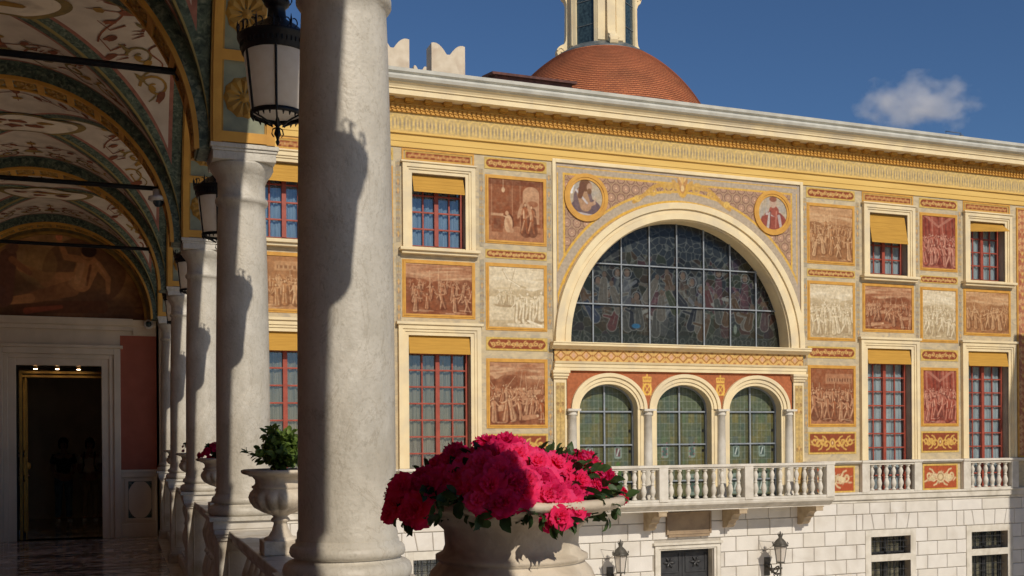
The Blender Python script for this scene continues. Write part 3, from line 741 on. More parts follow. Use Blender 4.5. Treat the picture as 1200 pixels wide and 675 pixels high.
for sgn in (-1, 1):   # gold and pink pilaster beyond the outer windows
    uu = UC+sgn*11.42
    g = MB(); g.frame(uu-.23, uu+.23, .87, 8.22, .055, F-.03, F-.001); g.build('pilaster_border', M['gold'], pal)
    candel(uu, .19, .9, 8.2, 5, (.46, .17, .08), (.66, .38, .17), (.36, .10, .05)).build('painted_pilaster', pal, uu-.19, .9, F-.012)
    fresco(uu+sgn*1.1, .7, 6.2, 7.84, 'drape', 77, 'red'); fresco(uu+sgn*1.1, .7, 1.79, 5.7, 'court', 78, 'crim')

# --- central bay: great arch with stained glass
cb = sub('great_arch', pal, 'great semicircular arch with a dark stained glass window'); cb.location = Vector((UC, F, 5))-wloc(pal)
ZS = 3.89; RO = 3.62; RI = 3.20
# spandrel canvas
Wd, Hd = 7.0, 8.20-ZS
c = Canvas(Wd, Hd, 460, (.46, .31, .18)); cx = Wd/2
cell = .27
row = np.floor(c.Y/(cell*.87)); Xs = ((c.X-cx+cell*.5+(row % 2)*cell*.5) % cell)-cell/2; Ys = (c.Y % (cell*.87))-cell*.435
dd = np.hypot(Xs, Ys)
def S(d, col, a=1.): c.mixm(.5-d/(c.px*1.4), col, a)
S(dd-.115, (.60, .43, .27)); S(np.abs(dd-.106)-.014, (.20, .085, .065)); S(dd-.05, (.44, .21, .14)); S(np.abs(dd-.072)-.008, (.30, .14, .10))
X2 = ((c.X-cx) % cell)-cell/2+((row % 2)*0); S(np.abs(np.hypot(Xs, Ys)-.150)-.006, (.25, .11, .085), .8)
S(dd-.02, (.74, .6, .36))
rr = np.hypot(c.X-cx, c.Y)
S(np.abs(rr-(RO+.30))-.03, (.70, .42, .07)); S(np.abs(rr-(RO+.17))-.10, (.46, .38, .28)); S(np.abs(rr-(RO+.045))-.03, (.70, .42, .07))
for x in (0, Wd): c.rect(x-.17, x+.17, 0, Hd, (.46, .38, .28)); c.rect(x-.03, x+.03, 0, Hd, (.70, .42, .07))
c.rect(0, Wd, Hd-.17, Hd, (.46, .38, .28)); c.rect(0, Wd, Hd-.03, Hd, (.70, .42, .07)); c.rect(.16, .21, 0, Hd-.16, (.70, .42, .07)); c.rect(Wd-.21, Wd-.16, 0, Hd-.16, (.70, .42, .07)); c.rect(.16, Wd-.16, Hd-.21, Hd-.16, (.70, .42, .07))
S(np.abs(rr-(RO+.30))-.03, (.70, .42, .07)); S(np.abs(rr-(RO+.17))-.10, (.46, .38, .28)); S(np.abs(rr-(RO+.045))-.03, (.70, .42, .07))
# cresting over the arch crown
top = RO+.28
for sd in (-1, 1):
    c.curve([(cx+sd*(.05+1.35*t), top+.22-.52*t*t-.05*math.sin(t*9)) for t in [i/14 for i in range(15)]], .050, (.56, .32, .07))
    spiral(c, cx+sd*.42, top+.12, .17, .03, (.62, .38, .10), sd, 1.3, 0); spiral(c, cx+sd*.85, top-.02, .12, .025, (.62, .38, .10), -sd, 1.3, PI)
    spiral(c, cx+sd*1.3, top-.22, .09, .022, (.74, .48, .12), sd, 1.2, 0); c.ell(cx+sd*.22, top+.2, .07, .15, (.58, .34, .09), 1, -sd*.5)
c.ell(cx, top+.14, .16, .26, (.66, .38, .07)); c.ell(cx, top+.16, .09, .17, (.46, .22, .07)); c.ell(cx, top+.33, .15, .17, (.50, .26, .09)); c.ell(cx, top+.46, .06, .10, (.60, .33, .12)); c.ell(cx-.07, top+.36, .03, .1, (.74, .5, .2), 1, .5); c.ell(cx+.07, top+.36, .03, .1, (.74, .5, .2), 1, -.5); c.ell(cx, top+.34, .03, .12, (.74, .46, .14)); c.ell(cx, top+.12, .05, .08, (.78, .56, .26))
c.tint((.42, .30, .24), .15, 20, 4)
c.build('spandrel_painting', cb, UC-Wd/2, ZS, F-.004, mask=lambda X, Z: np.hypot(X-UC, Z-ZS) > RO-.15)
g = MB(); g.frame(9.87, 17.17, 3.885, 8.36, .09, F-.045, F+.0, 0, False)
g.build('outer_trim', M['cream'], cb, bevel=.01)
g = MB(); g.wallgrid(9.88, 17.16, 3.8, 8.35, F-.001, [(UC-3.5, UC+3.5, 3.7, 8.20)]); g.build('lilac_band', M['lilac'], cb)
a = MB()
a.archband(UC, ZS, 3.46, 3.46, RO, RO, F-.16, F+.0, 72); a.archband(UC, ZS, 3.36, 3.36, 3.46, 3.46, F-.11, F+.0, 72)
a.archband(UC, ZS, RI, RI, 3.36, 3.36, F-.13, F+.0, 72); a.archband(UC, ZS, RI-.03, RI-.03, RI+.02, RI+.02, F-.06, F+.42, 72)
a.build('archivolt', M['cream'], cb, bevel=.008)
# glass: leaded cells
Rg = RI+.02; c = Canvas(2*Rg, Rg, 420, (.03, .035, .04))
rg = np.random.RandomState(8); P = rg.rand(620, 2)*[2*Rg, Rg]
P[:260, 1] = np.round(P[:260, 1]/.17)*.17
D1 = np.full(c.X.shape, 9.); D2 = np.full(c.X.shape, 9.); I1 = np.zeros(c.X.shape, int)
for i, (px_, py_) in enumerate(P):
    q = np.hypot((c.X-px_)*(.8+.5*((i*7) % 5)/5), c.Y-py_); nw = q < D1
    D2 = np.where(nw, D1, np.minimum(D2, q)); D1 = np.where(nw, q, D1); I1 = np.where(nw, i, I1)
cols = [(.030, .045, .065), (.05, .055, .06), (.055, .055, .03), (.085, .03, .035), (.02, .03, .04), (.07, .065, .05), (.06, .035, .015), (.035, .05, .03), (.09, .10, .11), (.012, .014, .02), (.05, .03, .06)]
cc = np.array([cols[(i*5+i//3) % len(cols)] if P[i][1] < 2.3 else cols[(i*3) % 3] for i in range(len(P))])
zone = fnoise(c.ny, c.nx, 5, 12)[..., None]
c.C = (cc[I1]*.55+np.array((.042, .040, .028))*.45)*(.45+1.1*zone)
c.mixm((c.Y > .8*Rg)*1., (.03, .035, .045), .35)
c.mixm((c.Y < .28), (.045, .055, .055), .8)
# figures suggested in the glass
rgn = random.Random(4)
for k in range(22):
    x = .4+k*.27; y = rgn.uniform(.35, 1.3); col = rgn.choice(cols[2:9]); h = rgn.uniform(.8, 1.2); col = tuple(min(v*.9+.03, .2) for v in col)
    if math.hypot(x-Rg, y+h) > Rg-.25: continue
    c.cap(x, y, x+.05, y+h*.6, .17, .1, col, .85); c.cap(x, y+.3, x+rgn.choice((-.3, .3)), y+h*.55, .05, .04, tuple(v*1.4 for v in col), .8)
    c.ell(x+.05, y+h*.78, .075, .10, (.16, .12, .09)); c.ring(x+.05, y+h*.78, .13, .006, (.30, .32, .33), .8)
lead = np.clip((.011-(D2-D1)*.5)/.009, 0, 1); c.mixm(lead, (.24, .26, .24), .42)
for k in range(26): c.ring(.15+k*.25, .14, .07, .008, (.2, .22, .22), .7)
c.mixm(np.clip((1.0-c.Y)/.4, 0, 1), (.050, .050, .022), .35)
fc = [(.10, .035, .03), (.09, .055, .025), (.03, .04, .07), (.07, .07, .06), (.05, .06, .03), (.12, .11, .09), (.02, .02, .025), (.08, .05, .05)]
for k in range(30):
    x = .35+k*.205+rgn.uniform(-.08, .08); y = rgn.uniform(.25, 1.35); col = rgn.choice(fc); h = rgn.uniform(.5, .85); ln_ = rgn.uniform(-.25, .25)
    if math.hypot(x-Rg, y+h) > Rg-.2: continue
    o_ = (.24, .25, .23)
    for gr, cl in ((.014, o_), (0, col)):
        c.cap(x, y, x+ln_, y+h*.6, .13+gr, .085+gr, cl, .9); c.cap(x+ln_*.6, y+.4*h, x+rgn.choice((-.22, .22)), y+h*.5, .04+gr, .03+gr, cl, .9)
    c.ell(x+ln_*1.2, y+h*.78, .06, .075, (.13, .10, .075)); c.cap(x+.03, y+.05, x+ln_*.8, y+h*.5, .005, .005, o_, .7)
c.ell(2.05, .5, .12, .06, (.05, .16, .28)); c.ell(5.0, .5, .05, .12, (.2, .24, .2))
c.C = c.C**1.15*.85
c.build('stained_glass', cb, UC-Rg, ZS, F+.36, M['stained'], mask=lambda X, Z: np.hypot(X-UC, Z-ZS) < Rg)
g = MB()
for k in range(1, 8):
    x = UC-RI+k*RI/4; hgt = math.sqrt(max(0, RI**2-(x-UC)**2)); g.box(x-.016, x+.016, F+.31, F+.35, ZS, ZS+hgt)
for z in (1.02, 2.04, 2.9):
    hw = math.sqrt(RI**2-z*z) if z < 2.9 else 0
    if hw: g.box(UC-hw, UC+hw, F+.305, F+.345, ZS+z-.015, ZS+z+.015)
g.build('glazing_bars', M['bars'], cb)
# medallions
def medallion(u, seed, man):
    g = MB(); R0 = .43; pr = []
    m_ = sub('medallion', cb, 'round medallion of a '+man); m_.location = Vector((u, F, 7.47))-wloc(cb)
    g = MB()
    g.archband(u, 7.47, .50, .50, .59, .59, F-.045, F-.001, 48, 0, 0, 2*PI); g.archband(u, 7.47, .44, .44, .50, .50, F-.03, F-.001, 48, 0, 0, 2*PI)
    g.build('gold_ring', M['gold'], m_)
    c = Canvas(.9, .9, 80, (.48, .39, .27)); c.tint((.52, .40, .28), .6, 3, seed); c.tint((.30, .33, .36), .5, 4, seed+2)
    X_, Y_ = c.X, c.Y; c.X = (X_-.45)/1.28+.43; c.Y = (Y_-.45)/1.22+.46
    if seed == 1:
        c.cap(.12, .55, .2, .85, .03, .02, (.68, .68, .66)); c.ell(.42, .2, .34, .26, (.15, .10, .11)); c.ell(.36, .42, .2, .26, (.18, .12, .12))
        c.cap(.34, .55, .42, .3, .11, .12, (.42, .25, .14)); c.cap(.40, .28, .60, .36, .05, .035, (.46, .27, .16)); c.cap(.22, .6, .45, .35, .02, .02, (.55, .5, .48))
        c.cap(.2, .15, .6, .1, .02, .02, (.50, .44, .42)); c.ell(.46, .68, .10, .13, (.44, .27, .17)); c.ell(.41, .71, .12, .13, (.17, .08, .04)); c.cap(.36, .7, .3, .48, .07, .05, (.16, .07, .04))
        c.ell(.50, .67, .055, .085, (.48, .30, .2)); c.ell(.50, .59, .05, .06, (.2, .1, .05)); c.cap(.6, .36, .63, .46, .02, .012, (.5, .34, .24))
    else:
        c.ell(.45, .22, .33, .28, (.30, .07, .05)); c.cap(.45, .2, .46, .5, .17, .12, (.34, .09, .06)); c.ell(.44, .68, .08, .11, (.50, .34, .25)); c.ell(.44, .76, .09, .06, (.26, .10, .06))
        c.cap(.2, .2, .25, .85, .012, .012, (.42, .34, .24)); c.cap(.3, .42, .55, .3, .045, .035, (.52, .42, .38)); c.ell(.45, .1, .3, .1, (.50, .42, .40)); c.cap(.6, .42, .68, .2, .05, .06, (.24, .06, .05))
        c.cap(.3, .25, .6, .22, .16, .13, (.30, .075, .05)); c.cap(.36, .45, .30, .1, .03, .03, (.50, .44, .40)); c.cap(.58, .4, .64, .1, .035, .03, (.46, .38, .36)); c.cap(.52, .5, .5, .15, .012, .012, (.5, .2, .14)); c.cap(.38, .5, .36, .15, .012, .012, (.18, .05, .04))
    c.X, c.Y = X_, Y_
    c.build('portrait', m_, u-.45, 7.02, F-.012, mask=lambda X, Z: np.hypot(X-u, Z-7.47) < .46)
medallion(10.78, 1, 'bearded man in a dark cloak, facing right'); medallion(16.22, 2, 'figure in a red robe holding a staff')
# --- entablature below the arch
e = MB(); e.extr([(F+.4, 3.72), (F-.10, 3.72), (F-.13, 3.745), (F-.18, 3.78), (F-.24, 3.80), (F-.24, 3.85), (F-.26, 3.86), (F-.26, 3.885), (F+.4, 3.885)], 9.78, 17.26, 'x')
e.extr([(F+.02, 3.20), (F-.10, 3.20), (F-.10, 3.27), (F-.12, 3.28), (F-.12, 3.35), (F-.15, 3.37), (F-.17, 3.42), (F+.02, 3.42)], 9.86, 17.18, 'x')
e.build('ledge', M['cream'], cb)
c = Canvas(7.24, .30, 560, (.66, .42, .14)); per = .34; X = (c.X % per)-per/2; Yq = c.Y-.15
def S(d, col, a=1.): c.mixm(.5-d/(c.px*1.3), col, a)
S(np.abs((np.abs(X)*.9+np.abs(Yq))-.115)-.018, (.34, .13, .04)); S(np.hypot(np.abs(X)-.03, 0*X+np.abs(Yq))-.035, (.62, .34, .2)); S(np.hypot(X, np.abs(Yq)-.03)-.035, (.66, .40, .25))
S(np.hypot(np.abs(X)-.17, np.abs(Yq)-.0)-.025, (.40, .17, .06)); S(np.hypot(np.abs(X)-.17, np.abs(Yq)-.13)-.04, (.42, .2, .07))
c.build('diamond_band', cb, 9.88, 3.42, F-.06)
# --- triple arched windows
tr = sub('triple_window', pal, 'row of three arched stained glass windows opening on the balcony'); tr.location = Vector((UC, F, 1.5))-wloc(pal)
AC = [UC-2.14, UC, UC+2.14]; ZI = 2.26
c = Canvas(6.55, .98, 380, (.44, .14, .055)); c.tint((.36, .11, .04), .5, 7, 3)
for k, x in enumerate((3.275-1.07, 3.275+1.07)):
    y0 = .40
    G = (.80, .50, .10); Dk = (.30, .09, .03)
    for s_ in (-1, 1):
        c.curve([(x+s_*(.02+.09*math.sin(t)), y0+.12-.13*math.cos(t)+.0) for t in [i*PI/12 for i in range(13)]], .02, G)
        c.cap(x+s_*.10, y0-.02, x+s_*.10, y0+.26, .016, .016, G); c.curve([(x-s_*.08, y0+.02), (x, y0+.12), (x+s_*.08, y0+.23)], .012, G)
    c.rect(x-.12, x+.12, y0+.30, y0+.34, G)
    for j in range(5): c.cap(x-.10+.05*j, y0+.34, x-.12+.06*j, y0+.42, .014, .008, G)
    c.cap(x-.1, y0+.42, x+.1, y0+.42, .016, .016, G); c.ell(x, y0+.47, .02, .035, G)
c.build('red_field', tr, UC-3.275, 2.24, F-.02, mask=lambda X, Z: (((X-AC[0])/.95)**2+((Z-ZI)/.80)**2 > 1) & (((X-AC[1])/.95)**2+((Z-ZI)/.80)**2 > 1) & (((X-AC[2])/.95)**2+((Z-ZI)/.80)**2 > 1))
def stained(cx_, seed):
    w_ = .80; c = Canvas(2*w_, 2.98, 210, (.10, .125, .07)); c.tint((.22, .18, .05), .7, 4, seed); c.tint((.06, .10, .09), .6, 6, seed+3)
    X = c.X; Y = c.Y
    for gx in (.13, .26, .40, .54, .66, .94, 1.06, 1.2, 1.34, 1.47): c.cap(gx, 0, gx, 3, .006, .006, (.26, .29, .24), .6)
    for gy in np.arange(.1, 3, .19): c.cap(0, gy, 1.6, gy, .006, .006, (.26, .29, .24), .6)
    for q_ in range(26): c.rect(.27*(q_ % 6)+.02, .27*(q_ % 6)+.2, .15+.62*(q_//6), .42+.62*(q_//6), [(.22, .18, .05), (.10, .16, .08), (.08, .12, .13), (.17, .15, .06)][(q_*7+seed) % 4], .45)
    for gx in (.07, 1.53, .73, .87):
        c.rect(gx-.05, gx+.05, 0, 2.4, (.09, .075, .02), .6); c.cap(gx-.055, 0, gx-.055, 2.5, .004, .004, (.2, .22, .2), .7)
    for k in range(9): c.ell(.07 if k % 2 else 1.53, .25+k*.26, .035, .045, (.012, .012, .016))
    for sx in (.4, 1.2):
        for sy, big in ((.42, 1), (1.28, 0)):
            s_ = 1. if big else .6
            c.ell(sx, sy+.36*s_, .08*s_, .26*s_, (.09, .18, .05), .9) if seed == 1 and big and sx > 1 else None
            c.rect(sx-.17*s_, sx+.17*s_, sy-.28*s_, sy+.26*s_, (.26, .34, .30), .85, .04)
            c.rect(sx-.11*s_, sx+.11*s_, sy-.20*s_, sy+.17*s_, [(.05, .08, .07), (.13, .04, .05), (.06, .10, .09)][seed % 3], .9, .03)
            if seed == 1 or seed == 3: c.cap(sx-.05*s_, sy-.15*s_, sx+.04*s_, sy+.12*s_, .03*s_, .03*s_, (.45, .52, .48))
            else:
                for q in range(6): c.ell(sx-.06+.12*(q % 2), sy-.14+.07*q, .02, .02, (.30, .12, .12))
            for s2 in (-1, 1): c.ell(sx+s2*.13*s_, sy+.27*s_, .035, .035, (.01, .012, .014))
    c.build('stained_glass', tr, cx_-w_, -.1, F+.30, M['stained'], mask=lambda X, Z: (Z < ZI) | (((X-cx_)/.80)**2+((Z-ZI)/.62)**2 < 1.02))
for i, ac in enumerate(AC):
    stained(ac, i+1)
    g = MB(); g.box(ac-.02, ac+.02, F+.24, F+.29, -.1, ZI+.6)
    for z in (.42, 1.36, 2.20): g.box(ac-.79, ac+.79, F+.235, F+.285, z-.018, z+.018)
    g.archband(ac, ZI, .77, .58, .80, .61, F+.22, F+.29, 24); g.box(ac-.80, ac-.77, F+.22, F+.29, -.1, ZI); g.box(ac+.77, ac+.80, F+.22, F+.29, -.1, ZI)
    g.build('glazing_bars', M['bars'], tr)
    a = MB()
    a.archband(ac, ZI, .95, .80, 1.04, .89, F-.10, F-.0, 32); a.archband(ac, ZI, .86, .70, .95, .80, F-.06, F-.0, 32)
    a.archband(ac, ZI, .80, .62, .87, .71, F-.03, F+.32, 32)
    for sd in (-1, 1):
        a.box(ac+sd*.80, ac+sd*.87, F-.02, F+.32, -.1, ZI)
        a.box(ac+sd*.875, ac+sd*.96, F-.035, F+.30, -.1, ZI-.04)
    a.build('archivolt', M['cream'], tr)
fl = MB()
for x in (AC[0]-1.07, AC[0]+1.07, AC[1]+1.07, AC[2]+1.07): fl.box(x-.2, x+.2, F+.02, F+.3, -.1, ZI-.06)
for x in (9.89, 17.11): fl.box(x-.02, x+.02, F, F+.3, -.1, 3.2)
fl.box(9.98, 17.02, F+.31, F+.33, 2.1, 3.3)
fl.box(9.9, 17.1, F+.05, F+.33, 3.12, 3.7)
fl.build('pier', M['cream'], tr)
for x in (AC[0]-1.07+.06, AC[0]+1.07, AC[1]+1.07, AC[2]+1.07-.06):
    s = MB(); s.lathe([(0, -.1), (.15, -.1), (.15, 0), (.13, .03), (.125, .06), (.115, 1.2), (.105, 2.10), (.125, 2.11), (.125, 2.14), (.11, 2.15), (.12, 2.18), (.15, 2.21)], x, F-.04, 0, 20)
    s.box(x-.17, x+.17, F-.20, F+.02, 2.21, 2.26)
    s.build('colonnette', M['white'], tr)
for sgn in (-1, 1):
    x = UC+sgn*3.47
    p = MB(); p.box(x-.165, x+.165, F-.055, F, -.05, 3.0); p.build('pilaster', M['cream'], tr)
    candel(x, .12, .1, 2.95, 15, (.55, .38, .14), (.66, .46, .16), (.34, .20, .08)).build('pilaster_ornament', tr, x-.12, .05, F-.06)
    p = MB(); p.box(x-.19, x+.19, F-.10, F, 3.0, 3.06); p.box(x-.21, x+.21, F-.13, F, 3.06, 3.13); p.box(x-.23, x+.23, F-.16, F, 3.13, 3.20)
    p.build('pilaster_capital', M['cream'], tr, bevel=.008)
# --- balcony
bal = sub('balcony', pal, 'white stone balcony with turned balusters'); bal.location = Vector((UC, F-.5, 0))-wloc(pal)
s = MB(); s.extr([(F, -.27), (F-.86, -.27), (F-.86, -.24), (F-.93, -.20), (F-.98, -.13), (F-1.04, -.12), (F-1.06, -.07), (F-1.06, -.035), (F, -.035)], 9.68, 17.34, 'x')
s.build('slab', M['white'], bal)
s = MB(); s.box(9.68, 17.33, F-1.10, F-.86, .80, .865); s.box(9.70, 17.31, F-1.06, F-.90, .755, .80); s.box(9.70, 17.31, F-1.07, F-.89, -.034, .03)
for x in (9.82, 17.19): s.box(x-.12, x+.12, F-.86, F-.001, .80, .865); s.box(x-.08, x+.08, F-.86, F-.001, .755, .80); s.box(x-.09, x+.09, F-.86, F-.001, -.034, .03)
PX = [9.82, 11.66, 12.75, 14.67, 17.19]
PX = [9.82, 12.30, 14.72, 17.19]
for x in PX: s.box(x-.125, x+.125, F-1.09, F-.87, -.03, .81)
s.build('rail', M['white'], bal, bevel=.012)
for a_, e_ in zip(PX[:-1], PX[1:]):
    n = 9
    for k in range(n):
        x = a_+.13+(e_-a_-.26)*(k+.5)/n; q = MB(); q.lathe([(r*.95, z*1.03) for r, z in BAL], x, F-.98, .03, 14); q.build('baluster', M['white'], bal)
for x in (9.82, 17.19):
    for k in range(3): q = MB(); q.lathe([(r*.95, z*1.03) for r, z in BAL], x, F-.72+.26*k, .03, 12); q.build('baluster', M['white'], bal)
for x in (10.0, 12.40, 14.70, 17.02):
    br = MB(); pts = [(F, -.275), (F-.84, -.275), (F-.84, -.40), (F-.60, -.415)]
    pts += [(F-.60+.14*math.sin(t), -.415-.02-.13*(1-math.cos(t))*.9) for t in [i*PI/8*.9 for i in range(1, 6)]]
    pts += [(F-.34, -.62), (F-.30, -.72), (F-.22, -.78), (F-.10, -.80), (F, -.80)]
    br.extr(pts, x-.11, x+.11, 'x'); br.box(x-.14, x+.14, F-.86, F-.001, -.272, -.30)
    br.build('bracket', M['bracket'], bal, bevel=.015)
t = MB(); t.box(12.92, 14.22, F-.09, F-.03, -.93, -.36); t.frame(12.92, 14.22, -.93, -.36, .05, F-.12, F-.08); t.box(12.97, 14.17, F-.11, F-.04, -1.0, -.935)
t.build('stone_tablet', M['tablet'], pal, bevel=.008)
# --- ground floor openings
for i, u in enumerate(TW):
    c0 = sub('barred_window', pal); c0.location = Vector((u, F, -1.5))-wloc(pal)
    fr = MB()
    fr.frame(u-.87, u+.87, -4.0, -1.065, .19, F-.05, F-.001, 0, False); fr.box(u-.68, u+.68, F-.05, F+.30, -1.94, -1.75)
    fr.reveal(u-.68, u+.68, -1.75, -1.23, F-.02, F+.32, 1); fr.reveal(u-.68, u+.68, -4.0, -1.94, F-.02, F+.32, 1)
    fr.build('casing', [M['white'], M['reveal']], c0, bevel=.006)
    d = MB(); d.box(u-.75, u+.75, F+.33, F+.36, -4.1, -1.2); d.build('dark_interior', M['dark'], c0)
    g = MB()
    for k in range(1, 6): x = u-.68+1.36*k/6; g.box(x-.009, x+.009, F+.10, F+.118, -1.75, -1.23); g.box(x-.009, x+.009, F+.10, F+.118, -4, -1.94)
    for z in (-1.40, -1.58, -2.2, -2.4, -2.7, -3.0, -3.3, -3.6): g.box(u-.68, u+.68, F+.09, F+.108, z-.008, z+.008)
    g.build('grille', M['darkdoor'], c0)
    g = MB(); g.frame(u-.68, u+.68, -1.75, -1.23, .05, F+.2, F+.24); g.box(u-.04, u+.04, F+.2, F+.24, -1.75, -1.23); g.frame(u-.68, u+.68, -4, -1.94, .06, F+.2, F+.24); g.box(u-.05, u+.05, F+.2, F+.24, -4, -1.94)
    g.build('sash', M['darkdoor'], c0); pane(c0, u, .66, -4, -1.25, F+.25)
    curtain(c0, u, .62, -3.9, -1.25, F+.32, M['curtain2'], i+3)
dr = sub('door', pal, 'dark double door with carved rosettes under the balcony'); dr.location = Vector((13.5, F, -2))-wloc(pal)
fr = MB(); fr.frame(12.60, 14.50, -4.6, -1.19, .10, F-.08, F-.001, 0, False); fr.frame(12.70, 14.40, -4.6, -1.26, .07, F-.05, F-.001, 0, False); fr.box(12.54, 14.56, F-.13, F-.001, -1.19, -1.13)
fr.reveal(12.77, 14.33, -4.6, -1.33, F-.02, F+.3, 0); fr.build('door_casing', M['white'], dr, bevel=.006)
for sd in (-1, 1):
    xc = 13.55+sd*.39
    l = MB(); l.box(xc-.385, xc+.385, F+.24, F+.28, -4.6, -1.33)
    for z0, z1 in ((-1.95, -1.42), (-3.2, -2.05), (-4.4, -3.3)): l.frame(xc-.31, xc+.31, z0, z1, .035, F+.215, F+.24)
    for k in range(6):
        a_ = k*PI/3; l.tube([(xc, F+.225, -1.68), (xc+.09*math.cos(a_), F+.205, -1.68+.09*math.sin(a_)), (xc+.17*math.cos(a_), F+.225, -1.68+.15*math.sin(a_))], [.015, .035, .01], 6)
    l.build('door_leaf', M['darkdoor'], dr, bevel=.006)
# projecting side wing (outside the picture on the right) that shades the end of the front
s = MB(); s.box(25.37, 34, 12.6, 16, -4.6, 9.62); s.box(25.3, 34, 12.5, 16.1, 9.62, 9.66)
s.build('side_wing', M['cream'], pal)
# skylight on the roof edge
sk = sub('skylight', pal); sk.location = Vector((10, F, 9.9))-wloc(pal)
s = MB(); s.add([(8.5, F+.4, 10.40), (10.75, F+.4, 10.40), (10.75, F+1.2, 10.52), (8.5, F+1.2, 10.52), (8.5, F+.4, 10.46), (10.75, F+.4, 10.46), (10.75, F+1.2, 10.60), (8.5, F+1.2, 10.60)],
   [(0,3,2,1),(4,5,6,7),(0,1,5,4),(1,2,6,5),(2,3,7,6),(3,0,4,7)])
s.box(8.6, 10.65, F+.5, F+1.1, 9.42, 10.41); s.build('skylight_cover', M['roofing'], sk)
s = MB(); s.tube([(21.9, F-.2, 9.9), (21.9, F-.2, 10.14), (22.45, F-.2, 10.14), (22.45, F-.2, 9.9)], .012, 6); s.box(22.4, 22.5, F-.25, F-.15, 9.9, 10.08); s.tube([(14.9, F-.2, 9.9), (14.9, F-.2, 10.05)], .012, 6)
s.build('roof_rail', M['greymetal'], pal)
# ------------------------------------------------------------------ dome behind the front
DX, DY, DZ, DR = 13.34, 27.57, 9.99, 3.07
dome = thing('chapel_dome', 'terracotta tiled dome with a cream lantern tower rising behind the cornice', 'dome', (DX, DY, 6))
def drad(z): return -1.05+math.sqrt(4.6**2-(z-8.71)**2)
def dome_mesh():
    vs = []; fs = []; seg = 96; rows = 40; uv = []
    me = bpy.data.meshes.new('tiled_dome')
    for j in range(rows+1):
        z = 9.5+(12.60-9.5)*j/rows; rr = drad(z)
        for i in range(seg+1):
            t = 2*PI*i/seg
            vs.append((rr*math.cos(t), rr*math.sin(t), z-6)); uv.append((t*DR*.9, (z-9.5)*1.28))
    k = seg+1
    for j in range(rows):
        for i in range(seg): fs.append((j*k+i, j*k+i+1, (j+1)*k+i+1, (j+1)*k+i))
    me.from_pydata(vs, [], fs); ul = me.uv_layers.new(name='UVMap')
    for l in me.loops: ul.data[l.index].uv = uv[l.vertex_index]
    for p in me.polygons: p.use_smooth = True
    me.materials.append(M['terracotta']); o = bpy.data.objects.new('tiled_dome', me); COL.objects.link(o); o.parent = dome
dome_mesh()
b = MB()   # raised tile edges, ring by ring
for j in range(46):
    z = 9.55+3.02*j/46; rr = drad(z)
    b.lathe([(rr+.001, z-.004), (rr+.012, z-.002), (rr+.002, z+.022)], DX, DY, 0, 96)
b.build('tile_courses', M['terracotta'], dome)
b = MB(); b.lathe([(1.20, 12.50), (1.40, 12.54), (1.44, 12.60), (1.40, 12.64), (1.32, 12.68), (1.1, 12.84), (.9, 12.84)], DX, DY, 0, 48); b.build('lead_ring', M['lead'], dome)
b = MB(); b.lathe([(3.5, 6.0), (3.5, 9.40), (3.62, 9.44), (3.62, 9.52), (3.4, 9.55)], DX, DY, 0, 64); b.build('drum', M['cream'], dome)
b = MB(); AP_ = .96
for k in range(8):
    am = R(-63.8+9)+k*PI/4; T_ = Vector((-math.sin(am), math.cos(am), 0)); n_ = Vector((math.cos(am), math.sin(am), 0))
    hw = .40; base_ = Vector((DX, DY, 0))+n_*AP_
    def q(t, o): v = base_+T_*t+n_*o; return (v.x, v.y)
    if k % 2 == 0:
        b.extr([q(-hw, 0), q(-.30, 0), q(-.30, -.2), q(-hw, -.2)], 12.66, 15.5, 'z'); b.extr([q(.30, 0), q(hw, 0), q(hw, -.2), q(.30, -.2)], 12.66, 15.5, 'z')
        b.extr([q(-.30, .01), q(.30, .01), q(.30, -.2), q(-.30, -.2)], 12.66, 12.80, 'z'); b.extr([q(-.3, 0), q(.3, 0), q(.3, -.2), q(-.3, -.2)], 15.0, 15.5, 'z')
        gm = MB(); gm.extr([q(-.31, -.07), q(.31, -.07), q(.31, -.12), q(-.31, -.12)], 12.79, 15.05, 'z')
        for z_ in (13.4, 14.1): gm.extr([q(-.31, -.055), q(.31, -.055), q(.31, -.07), q(-.31, -.07)], z_, z_+.025, 'z', 1)
        gm.build('lantern_window', [M['lglass'], M['lead']], dome)
    else:
        b.extr([q(-hw, 0), q(hw, 0), q(hw, -.2), q(-hw, -.2)], 12.66, 15.5, 'z')
        b.extr([q(-hw+.02, .03), q(-.17, .03), q(-.17, 0), q(-hw+.02, 0)], 12.9, 15.3, 'z'); b.extr([q(.17, .03), q(hw-.02, .03), q(hw-.02, 0), q(.17, 0)], 12.9, 15.3, 'z')
        prof = [(0, 12.66), (.34, 12.66), (.38, 12.70), (.41, 12.78), (.40, 12.88), (.33, 12.96), (.26, 13.0), (.19, 13.03), (.14, 13.12), (.12, 13.3), (.11, 14.2), (.15, 14.32), (.22, 14.38), (.25, 14.47), (.22, 14.56), (.12, 14.6), (0, 14.6)]
        vs = [(base_+n_*r-T_*.12+Vector((0, 0, z))) for r, z in prof]+[(base_+n_*r+T_*.12+Vector((0, 0, z))) for r, z in prof]
        n2 = len(prof); sc = MB(); sc.add(vs, [(i, (i+1) % n2, n2+(i+1) % n2, n2+i) for i in range(n2)]+[tuple(range(n2)), tuple(range(n2, 2*n2))])
        for s_ in (-1, 1):
            for (r0, z0_, sz) in ((.27, 12.82, .12), (.14, 14.47, .09)):
                c0_ = base_+n_*r0+T_*(s_*.125)+Vector((0, 0, z0_)); sc.tube([c0_+n_*(sz*(1-.11*i)*math.cos(i*.7))+Vector((0, 0, sz*(1-.11*i)*math.sin(i*.7))) for i in range(9)], .022, 6)
        sc.build('scroll_buttress', M['cream'], dome, bevel=.01)
b.build('lantern_tower', M['cream'], dome)
